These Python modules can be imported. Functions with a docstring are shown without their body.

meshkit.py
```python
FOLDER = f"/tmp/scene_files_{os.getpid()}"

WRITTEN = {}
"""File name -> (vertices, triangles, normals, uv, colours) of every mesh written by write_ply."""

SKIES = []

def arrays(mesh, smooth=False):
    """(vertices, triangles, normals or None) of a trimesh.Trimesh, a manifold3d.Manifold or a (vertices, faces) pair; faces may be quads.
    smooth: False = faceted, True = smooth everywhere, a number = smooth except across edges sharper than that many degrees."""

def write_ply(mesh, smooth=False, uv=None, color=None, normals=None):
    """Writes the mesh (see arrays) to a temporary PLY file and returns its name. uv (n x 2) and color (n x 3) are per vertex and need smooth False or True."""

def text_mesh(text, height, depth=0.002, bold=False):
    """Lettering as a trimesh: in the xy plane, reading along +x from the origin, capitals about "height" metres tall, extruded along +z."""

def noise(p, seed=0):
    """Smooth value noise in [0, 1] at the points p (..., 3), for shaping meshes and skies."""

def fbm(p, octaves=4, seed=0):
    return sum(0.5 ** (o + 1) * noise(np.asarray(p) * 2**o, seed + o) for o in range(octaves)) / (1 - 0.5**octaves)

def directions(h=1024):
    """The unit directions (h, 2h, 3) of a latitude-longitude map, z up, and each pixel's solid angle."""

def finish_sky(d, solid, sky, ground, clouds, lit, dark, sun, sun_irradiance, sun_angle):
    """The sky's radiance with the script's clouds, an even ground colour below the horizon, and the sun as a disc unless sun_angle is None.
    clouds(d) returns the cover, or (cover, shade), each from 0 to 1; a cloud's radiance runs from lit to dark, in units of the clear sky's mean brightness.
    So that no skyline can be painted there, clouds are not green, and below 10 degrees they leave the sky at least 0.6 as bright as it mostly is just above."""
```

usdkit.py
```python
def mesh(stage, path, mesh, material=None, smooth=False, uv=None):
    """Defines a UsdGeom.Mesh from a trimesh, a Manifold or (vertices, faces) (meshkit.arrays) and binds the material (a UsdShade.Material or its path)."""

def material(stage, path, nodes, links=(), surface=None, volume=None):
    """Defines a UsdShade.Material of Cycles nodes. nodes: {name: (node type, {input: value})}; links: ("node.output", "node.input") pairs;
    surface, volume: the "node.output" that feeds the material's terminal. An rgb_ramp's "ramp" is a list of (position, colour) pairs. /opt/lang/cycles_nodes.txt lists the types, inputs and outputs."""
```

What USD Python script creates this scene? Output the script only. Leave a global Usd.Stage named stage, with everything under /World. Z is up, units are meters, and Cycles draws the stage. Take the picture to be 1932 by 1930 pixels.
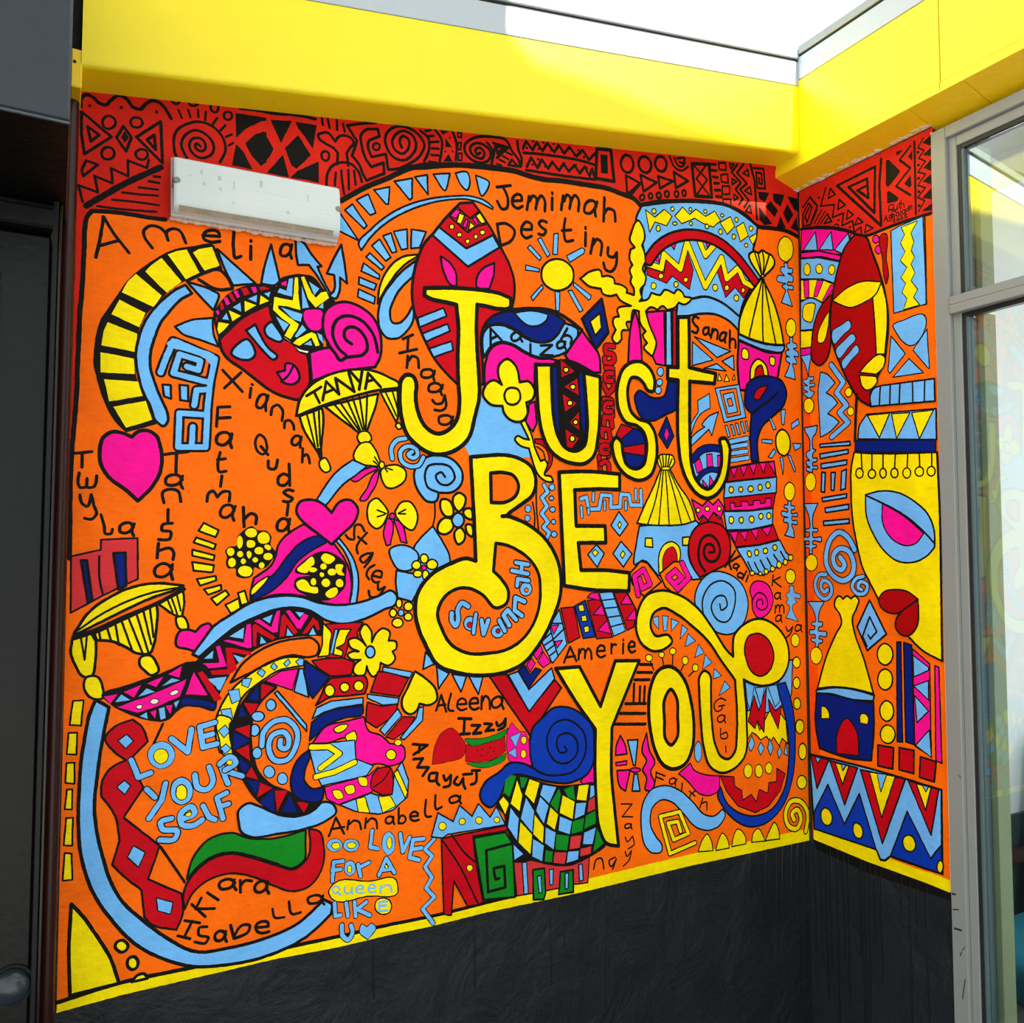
import math, random
import numpy as np, trimesh, shapely, usdkit, meshkit
from shapely.geometry import Polygon, LineString
from pxr import Usd, UsdGeom, UsdLux, UsdShade, Sdf, Gf, Vt

random.seed(7)
stage = Usd.Stage.CreateInMemory()
UsdGeom.SetStageUpAxis(stage, UsdGeom.Tokens.z)
UsdGeom.SetStageMetersPerUnit(stage, 1.0)
UsdGeom.Xform.Define(stage, '/World')
UsdGeom.Scope.Define(stage, '/World/Looks')

# ---------------------------------------------------------------- camera, sky, sun, exposure
EXPOSURE = -0.08
SUN_POWER, SKY_POWER = 13.0, 1.9
cam = UsdGeom.Camera.Define(stage, '/World/camera')
PSI, PITCH = math.radians(61.34), math.atan(1582 / 29965)
fwd_h = np.array([math.cos(PSI), math.sin(PSI), 0]); up0 = np.array([0, 0, 1.0])
right = np.array([math.sin(PSI), -math.cos(PSI), 0])
fwd = fwd_h * math.cos(PITCH) + up0 * math.sin(PITCH)
up = up0 * math.cos(PITCH) - fwd_h * math.sin(PITCH)
M = np.eye(4); M[0, :3], M[1, :3], M[2, :3], M[3, :3] = right, up, -fwd, (0, 0, 1.55)
cam.AddTransformOp().Set(Gf.Matrix4d(*map(float, M.ravel())))
cam.CreateHorizontalApertureAttr(36.0); cam.CreateVerticalApertureAttr(36.0 * 1930 / 1932)
cam.CreateFocalLengthAttr(36.0 * 1582 / 1932)
cam.CreateClippingRangeAttr(Gf.Vec2f(0.05, 500)); cam.CreateExposureAttr(EXPOSURE)

usdkit.material(stage, '/World/Looks/sky', {
    'sky': ('sky_texture', {'sky_type': 'preetham', 'sun_direction': (0.07, -0.58, 0.81), 'turbidity': 4.0}),
    'co': ('texture_coordinate', {}), 'n': ('noise_texture', {'scale': 2.2, 'detail': 4.0}),
    'r': ('rgb_ramp', {'ramp': [(0.34, (0.35, 0.35, 0.35)), (0.6, (1, 1, 1))]}),
    'c': ('mix', {'mix_type': 'mix', 'color1': (0.62, 0.80, 1.0), 'color2': (1.0, 1.0, 1.0)}),
    'b': ('background_shader', {'strength': SKY_POWER})},
    [('co.generated', 'n.vector'), ('n.fac', 'r.fac'), ('r.color', 'c.fac'), ('c.color', 'b.color')], surface='b.background')
dome = UsdLux.DomeLight.Define(stage, '/World/sky_dome')
dome.CreateIntensityAttr(1.0); dome.CreateColorAttr(Gf.Vec3f(0.93, 0.97, 1.0))
UsdShade.MaterialBindingAPI.Apply(dome.GetPrim()).Bind(UsdShade.Material.Get(stage, '/World/Looks/sky'))
sun = UsdLux.DistantLight.Define(stage, '/World/sun')
sun.CreateIntensityAttr(SUN_POWER); sun.CreateNormalizeAttr(True); sun.CreateAngleAttr(0.6); sun.CreateColorAttr(Gf.Vec3f(1.0, 0.96, 0.88))
S = np.array([0.12, -1.0, 1.39]); S /= np.linalg.norm(S)          # towards the sun
sx = np.cross(up0, S); sx /= np.linalg.norm(sx); sy = np.cross(S, sx)
Ms = np.eye(4); Ms[0, :3], Ms[1, :3], Ms[2, :3] = sx, sy, S
sun.AddTransformOp().Set(Gf.Matrix4d(*map(float, Ms.ravel())))

# ---------------------------------------------------------------- helpers
taken = {}
def path_for(name, parent=None):
    base = parent or '/World'
    k = (base, name); n = taken.get(k, 0); taken[k] = n + 1
    return f'{base}/{name}' + (f'_{n:03d}' if n else '')

def tag(prim, label=None, cat=None, group=None, kind=None):
    for k, v in (('label', label), ('category', cat), ('group', group), ('kind', kind)):
        if v: prim.SetCustomDataByKey(k, v)
    return prim

def thing(name, label=None, cat=None, loc=(0, 0, 0), kind=None, group=None):
    x = UsdGeom.Xform.Define(stage, path_for(name)); x.AddTranslateOp().Set(Gf.Vec3d(*loc))
    origin[str(x.GetPath())] = np.array(loc, float)
    tag(x.GetPrim(), label, cat, group, kind)
    return str(x.GetPath())
origin = {}

def obj(name, mesh, mat, parent=None, label=None, cat=None, kind=None, smooth=30, primvar=None):
    """One Mesh prim under parent, or under /World; mesh coordinates are in the world, shifted to the parent's base."""
    if isinstance(mesh, list): mesh = trimesh.util.concatenate(mesh)
    p = path_for(name, parent)
    o = None
    q = parent
    while q and q != '/World':
        if q in origin: o = origin[q]; break
        q = q.rsplit('/', 1)[0]
    if o is not None and np.any(o): mesh = mesh.copy(); mesh.apply_translation(-o)
    m = usdkit.mesh(stage, p, mesh, '/World/Looks/' + mat, smooth=smooth)
    if primvar is not None:
        UsdGeom.PrimvarsAPI(m).CreatePrimvar('paint', Sdf.ValueTypeNames.Color3fArray, 'vertex').Set(Vt.Vec3fArray.FromNumpy(primvar.astype(np.float32)))
    tag(m.GetPrim(), label, cat, None, kind)
    return p

def hull(pts): return trimesh.convex.convex_hull(np.array(pts, float))
def bx(x0, x1, y0, y1, z0, z1, c=0.002):
    c = min(c, (x1-x0)/3, (y1-y0)/3, (z1-z0)/3)
    P = []
    for X in (x0, x1):
        for Yv in (y0, y1):
            for Zv in (z0, z1):
                sxx, syy, szz = (1 if X == x0 else -1), (1 if Yv == y0 else -1), (1 if Zv == z0 else -1)
                P += [(X, Yv+syy*c, Zv+szz*c), (X+sxx*c, Yv, Zv+szz*c), (X+sxx*c, Yv+syy*c, Zv)]
    return hull(P)
def slope_box(x0, x1, y0, y1, zb, zt, c=0.0015):
    """A board along x whose bottom and top heights are functions of x."""
    P = []
    for X, sxx in ((x0, 1), (x1, -1)):
        for Yv, syy in ((y0, 1), (y1, -1)):
            for Zf, szz in ((zb, 1), (zt, -1)):
                z = Zf(X)
                P += [(X, Yv+syy*c, z+szz*c), (X+sxx*c, Yv, z+szz*c), (X+sxx*c, Yv+syy*c, z)]
    return hull(P)
def cyl(a, b, r, n=24, r2=None):
    a, b = np.array(a, float), np.array(b, float); d = b-a; L = np.linalg.norm(d); d /= L
    u = np.cross(d, [0, 0, 1.0]) if abs(d[2]) < .9 else np.cross(d, [1.0, 0, 0]); u /= np.linalg.norm(u); v = np.cross(d, u)
    t = np.linspace(0, 2*np.pi, n, endpoint=False)[:, None]
    ring = np.cos(t)*u + np.sin(t)*v
    return hull(np.vstack([a+ring*r, b+ring*(r if r2 is None else r2)]))

# ---------------------------------------------------------------- materials
def lin(c):
    c = np.array(c, float)/255; return np.where(c < .04045, c/12.92, ((c+.055)/1.055)**2.4)

def plain(name, rgb, rough=.5, var=.12, scale=14.0, bump=.0, bscale=60.0, metallic=0.0, spec=.5, linear=False, coat=0.0, detail=6.0):
    c = np.array(rgb, float) if linear else lin(rgb)
    nodes = {'g': ('geometry', {}), 'n': ('noise_texture', {'scale': scale, 'detail': detail, 'roughness': .6}),
             'm': ('mix', {'mix_type': 'mix', 'color1': tuple(c*(1-var)), 'color2': tuple(np.minimum(c*(1+var), 1))}),
             'p': ('principled_bsdf', {'roughness': rough, 'metallic': metallic, 'specular_ior_level': spec, 'coat_weight': coat, 'coat_roughness': .15})}
    links = [('g.position', 'n.vector'), ('n.fac', 'm.fac'), ('m.color', 'p.base_color')]
    if bump:
        nodes['nb'] = ('noise_texture', {'scale': bscale, 'detail': 5.0}); nodes['b'] = ('bump', {'strength': bump, 'distance': .01})
        links += [('g.position', 'nb.vector'), ('nb.fac', 'b.height'), ('b.normal', 'p.normal')]
    usdkit.material(stage, '/World/Looks/'+name, nodes, links, surface='p.BSDF')

# mural paint: the mark's own colour, brushed unevenly, over lumpy render
usdkit.material(stage, '/World/Looks/mural_paint', {
    'a': ('attribute', {'attribute': 'paint'}), 'g': ('geometry', {}),
    'n': ('noise_texture', {'scale': 9.0, 'detail': 6.0, 'roughness': .65}),
    'st': ('mapping', {'scale': (40, 40, 140)}), 'n2': ('noise_texture', {'scale': 1.0, 'detail': 3.0}),
    'r': ('map_range', {'from_min': .3, 'from_max': .7, 'to_min': .86, 'to_max': 1.1}),
    'r2': ('map_range', {'from_min': .3, 'from_max': .7, 'to_min': .94, 'to_max': 1.05}),
    'mm': ('math', {'math_type': 'multiply'}),
    'v': ('vector_math', {'math_type': 'scale'}),
    'nb': ('noise_texture', {'scale': 16.0, 'detail': 7.0, 'roughness': .62}), 'b': ('bump', {'strength': .55, 'distance': .012}),
    'p': ('principled_bsdf', {'roughness': .5, 'specular_ior_level': .07})},
    [('g.position', 'n.vector'), ('g.position', 'st.vector'), ('st.vector', 'n2.vector'), ('n.fac', 'r.value'), ('n2.fac', 'r2.value'),
     ('r.result', 'mm.value1'), ('r2.result', 'mm.value2'), ('a.color', 'v.vector1'), ('mm.value', 'v.scale'), ('v.vector', 'p.base_color'),
     ('g.position', 'nb.vector'), ('nb.fac', 'b.height'), ('b.normal', 'p.normal')], surface='p.BSDF')
# charcoal gloss on the lower wall, lumpy
usdkit.material(stage, '/World/Looks/charcoal_render', {
    'g': ('geometry', {}), 'n': ('noise_texture', {'scale': 5.0, 'detail': 7.0, 'roughness': .65}),
    'm': ('mix', {'mix_type': 'mix', 'color1': (.0045, .0058, .0068), 'color2': (.018, .022, .025)}),
    'nb': ('noise_texture', {'scale': 7.0, 'detail': 8.0, 'roughness': .62, 'distortion': .6}), 'b': ('bump', {'strength': .9, 'distance': .02}),
    'p': ('principled_bsdf', {'roughness': .4, 'specular_ior_level': .22})},
    [('g.position', 'n.vector'), ('n.fac', 'm.fac'), ('m.color', 'p.base_color'), ('g.position', 'nb.vector'), ('nb.fac', 'b.height'), ('b.normal', 'p.normal')], surface='p.BSDF')
plain('white_render', (225, 222, 215), .8, .08, 6, .3, 30)
plain('yellow_gloss', (240, 218, 20), .34, .04, 5, .06, 45, spec=.4)
plain('yellow_soffit', (236, 196, 6), .5, .07, 7, .1, 60)
plain('white_trim', (168, 178, 186), .4, .04, 8)
plain('aluminium', (138, 146, 146), .5, .10, 12, .05, 80)
plain('frame_grey', (136, 140, 135), .42, .05, 9, .05, 120)
plain('bead_grey', (74, 96, 98), .5, .1)
plain('reveal_reflection', (132, 146, 112), .6, .1)  # greenish tone paints in the reflection beside the window frame
plain('gasket_black', (14, 15, 18), .55, .2)
plain('black_gap', (6, 6, 7), .8, .2)
plain('shutter_steel', (22, 33, 42), .42, .45, 20, .12, 90)
plain('worn_steel', (70, 80, 84), .5, .5, 70, .2, 120)
plain('pipe_reflection_brown', (44, 14, 9), .3, .35, 8, spec=.28)  # brown paints in the mural reflection on a black pipe
plain('door_black', (12, 14, 14), .38, .4, 9, .10, 60, spec=.2)
plain('soffit_black', (7, 6, 5), .5, .5, 12, .2, 80, spec=.15)
plain('rust', (92, 58, 22), .8, .4, 60, .5, 120)
plain('gloss_black', (8, 8, 9), .2, .2, 20, spec=.35)
plain('knob_dark', (24, 34, 42), .3, .3, 60, .1, 150, spec=.6)
plain('white_plastic', (190, 196, 194), .35, .03, 20)
plain('sealant', (205, 170, 150), .7, .2, 60, .4, 120)
plain('dirt', (158, 150, 128), .8, .3, 70, .3, 150)
plain('diffuser_mark', (168, 184, 186), .5, .1, 60)
plain('clip_grey', (120, 120, 114), .35, .1)
usdkit.material(stage, '/World/Looks/diffuser', {
    'g': ('geometry', {}), 'w': ('wave_texture' if False else 'noise_texture', {'scale': 6.0, 'detail': 2.0}),
    'mp': ('mapping', {'scale': (2, 2, 420)}), 'n2': ('noise_texture', {'scale': 1.0, 'detail': 1.0}),
    'm': ('mix', {'mix_type': 'mix', 'color1': tuple(lin((192, 204, 204))), 'color2': tuple(lin((206, 214, 213)))}),
    'b': ('bump', {'strength': .25, 'distance': .003}),
    'p': ('principled_bsdf', {'roughness': .22, 'specular_ior_level': .5, 'subsurface_weight': .0})},
    [('g.position', 'w.vector'), ('w.fac', 'm.fac'), ('m.color', 'p.base_color'), ('g.position', 'mp.vector'), ('mp.vector', 'n2.vector'), ('n2.fac', 'b.height'), ('b.normal', 'p.normal')], surface='p.BSDF')
usdkit.material(stage, '/World/Looks/window_glass', {
    'f': ('fresnel', {'IOR': 1.55}), 't': ('transparent_bsdf', {'color': (.93, .97, .95)}), 'gl': ('glossy_bsdf', {'color': (1, 1, 1), 'roughness': .012}),
    'm': ('mix_closure', {})}, [('f.fac', 'm.fac'), ('t.BSDF', 'm.closure1'), ('gl.BSDF', 'm.closure2')], surface='m.closure')
plain('room_white', (236, 240, 242), .7, .03, 4)
plain('room_floor', (58, 62, 64), .35, .3, 9)
plain('room_dado', (52, 66, 70), .5, .1)
plain('teal_cloth', (0, 118, 140), .8, .15, 90, .2, 300)
plain('brown_wood', (70, 34, 22), .4, .3, 18)
plain('paving', (92, 90, 86), .85, .2, 3, .2, 30)
plain('far_render', (206, 204, 198), .8, .08, 3)
plain('drip_black', (9, 9, 10), .25, .2, spec=.5)
usdkit.material(stage, '/World/Looks/added_glow_panel', {'e': ('emission', {'color': (1, 1, 1), 'strength': 7.0})}, [], surface='e.emission')  # glow of the panel added to light the room

# ---------------------------------------------------------------- setting
D, XC = 1.75, 1.932          # main wall's face y = D, return wall's face x = XC
wb = thing('wall_back', 'charcoal glossy rendered wall under the mural', None, kind='structure')
obj('wall_base', bx(-3.0, 2.05, D, D+.25, 0, 2.96, .0), 'charcoal_render', wb)
wr = thing('wall_right', 'charcoal glossy return wall between the corner and the window', None, kind='structure')
obj('wall_base', bx(XC, XC+.11, 1.313, D+.01, 0, 2.9, .0), 'charcoal_render', wr)
obj('floor', bx(-9, XC+.03, -12, D+.1, -.1, 0, .0), 'paving', kind='structure')

def drip(parent, wall, u, v0, v1, w, rnd):
    """A run of black paint: a thin ridge lying on the wall."""
    n = max(3, int((v0-v1)/.03)); P = []
    uu = u
    zs = np.linspace(v0, v1, n); us = []
    for i in range(n):
        us.append(uu); uu += rnd.uniform(-.0012, .0012)
    verts, faces = [], []
    for i in range(n):
        ww = w*(.7 if 0 < i < n-1 else .5)*(1+.25*rnd.random())
        for k, (du, dn) in enumerate(((-ww, 0), (0, .0022), (ww, 0))):
            verts.append((us[i]+du, D-dn-.0002, zs[i]) if wall == 1 else (XC-dn-.0002, D-(us[i]+du), zs[i]))
    for i in range(n-1):
        for k in range(2):
            a = i*3+k; faces += [(a, a+1, a+3), (a+1, a+4, a+3)]
    obj('paint_drip', trimesh.Trimesh(verts, faces, process=False), 'drip_black', parent, smooth=True)
rd = random.Random(5)
for u, l in ((1.06, .20), (1.10, .12), (1.22, .30), (1.47, .22), (1.70, .12), (1.76, .16), (1.80, .30), (1.825, .26), (1.86, .18), (1.885, .42), (1.91, .36), (.62, .12), (.86, .16)):
    drip(wb, 1, u, .731, .731-l, .0022, rd)
for u, l in ((.02, .30), (.045, .22), (.062, .42), (.075, .34), (.098, .55), (.12, .30), (.135, .40), (.175, .26), (.18, .55), (.19, .60), (.205, .55), (.22, .2), (.24, .30), (.30, .12), (.325, .40), (.345, .18), (.37, .48)):
    drip(wr, 2, u, .733, .733-l, .0020, rd)

# ---------------------------------------------------------------- the mural
COL = {k: lin(v) for k, v in dict(K=(20, 17, 15), Y=(250, 226, 0), B=(112, 184, 246), R=(196, 6, 24), P=(250, 12, 150), N=(4, 28, 118), U=(10, 56, 172), G=(16, 134, 30),
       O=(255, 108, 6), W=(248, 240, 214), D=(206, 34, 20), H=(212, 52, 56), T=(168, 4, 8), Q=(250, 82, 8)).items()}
COL['K'] = np.array([.0068, .006, .0052])
STEP = .00011

def spline(P, closed, n=5):
    N = len(P)
    if N < 3 or all(p[2] for p in P): return [(p[0], p[1]) for p in P]
    out = []
    for i in range(N if closed else N-1):
        p1, p2 = P[i], P[(i+1) % N]
        p0 = P[(i-1) % N] if (closed or i > 0) else p1
        p3 = P[(i+2) % N] if (closed or i+2 < N) else p2
        if p1[2]: p0 = p1
        if p2[2]: p3 = p2
        d = math.hypot(p2[0]-p1[0], p2[1]-p1[1])
        def tan(a, b, c):
            d1, d2 = math.hypot(b[0]-a[0], b[1]-a[1]), math.hypot(c[0]-b[0], c[1]-b[1])
            if d1+d2 < 1e-9: return 0, 0
            if d1 < 1e-9 or d2 < 1e-9: return (c[0]-a[0])*.5*d/(d1+d2), (c[1]-a[1])*.5*d/(d1+d2)
            return tuple(((b[k]-a[k])/d1*d2+(c[k]-b[k])/d2*d1)/(d1+d2)*d for k in (0, 1))
        m1, m2 = tan(p0, p1, p2), tan(p1, p2, p3)
        for j in range(n):
            t = j/n; a = 2*t**3-3*t*t+1; b = t**3-2*t*t+t; c = -2*t**3+3*t*t; e = t**3-t*t
            out.append((a*p1[0]+b*m1[0]+c*p2[0]+e*m2[0], a*p1[1]+b*m1[1]+c*p2[1]+e*m2[1]))
    if not closed: out.append((P[-1][0], P[-1][1]))
    return out

wobble = random.Random(11)
def rough(poly, amp, seed):
    """A brushed edge: points along it nudged a little by smooth noise."""
    def nudge(q):
        r = np.column_stack([q/9.0, np.full(len(q), seed*.37)])
        return q+amp*np.column_stack([meshkit.noise(r, 1)+.6*meshkit.noise(r*2.7, 2)-.8, meshkit.noise(r, 3)+.6*meshkit.noise(r*2.7, 4)-.8])
    g = shapely.transform(shapely.segmentize(poly, 4.5), nudge)
    return g if g.is_valid else g.buffer(0)

def polys(g):
    return [p for p in getattr(g, 'geoms', [g]) if p.geom_type == 'Polygon' and p.area > 2]

def marks(text):
    """-> list of (wall, motif, part, colour, polygon) in painting order; millimetres on the wall"""
    out, head = [], None
    for ln in text.strip().split('\n'):
        if ln[0] == '@':
            h = ln[1:].split(' '); head = (int(h[0]), h[1], h[2] if len(h) > 2 else ''); continue
        k, c = ln[0], ln[1]; w, _, body = ln[2:].partition(' '); w = float(w)/2*(1.2 if 'lettering' in head[1]+head[2] and k in 'LZ' else WIDTH if k in 'LZR' else .88)
        for part in body.split(';'):
            P = []
            for t in part.split():
                q = t.rstrip('!'); x, y = q.split(','); P.append((float(x), float(y), t[-1] == '!' or k in 'PZ'))
            line = spline(P, k in 'FPR')
            if k in 'LZ':
                g = LineString(line).buffer(w/2, quad_segs=4, join_style='round')
                layers = [(c, g)]
            else:
                g = Polygon(line)
                if not g.is_valid: g = g.buffer(0)
                if k == 'R': layers = [(c, LineString(line+[line[0]]).buffer(w/2, quad_segs=3))]
                elif w: layers = [('K', g.buffer(w/2, quad_segs=3)), (c, g.buffer(-w/2, quad_segs=3) if w else g)]
                else: layers = [(c, g)]
            for cc, g in layers:
                for p in polys(g.simplify(.18)):
                    for p2 in polys(rough(p, .9 if p.area > 400 else .5, len(out) % 50) if p.area > 20 else p): out.append((*head, cc, p2))
    return out
WIDTH = .98

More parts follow.
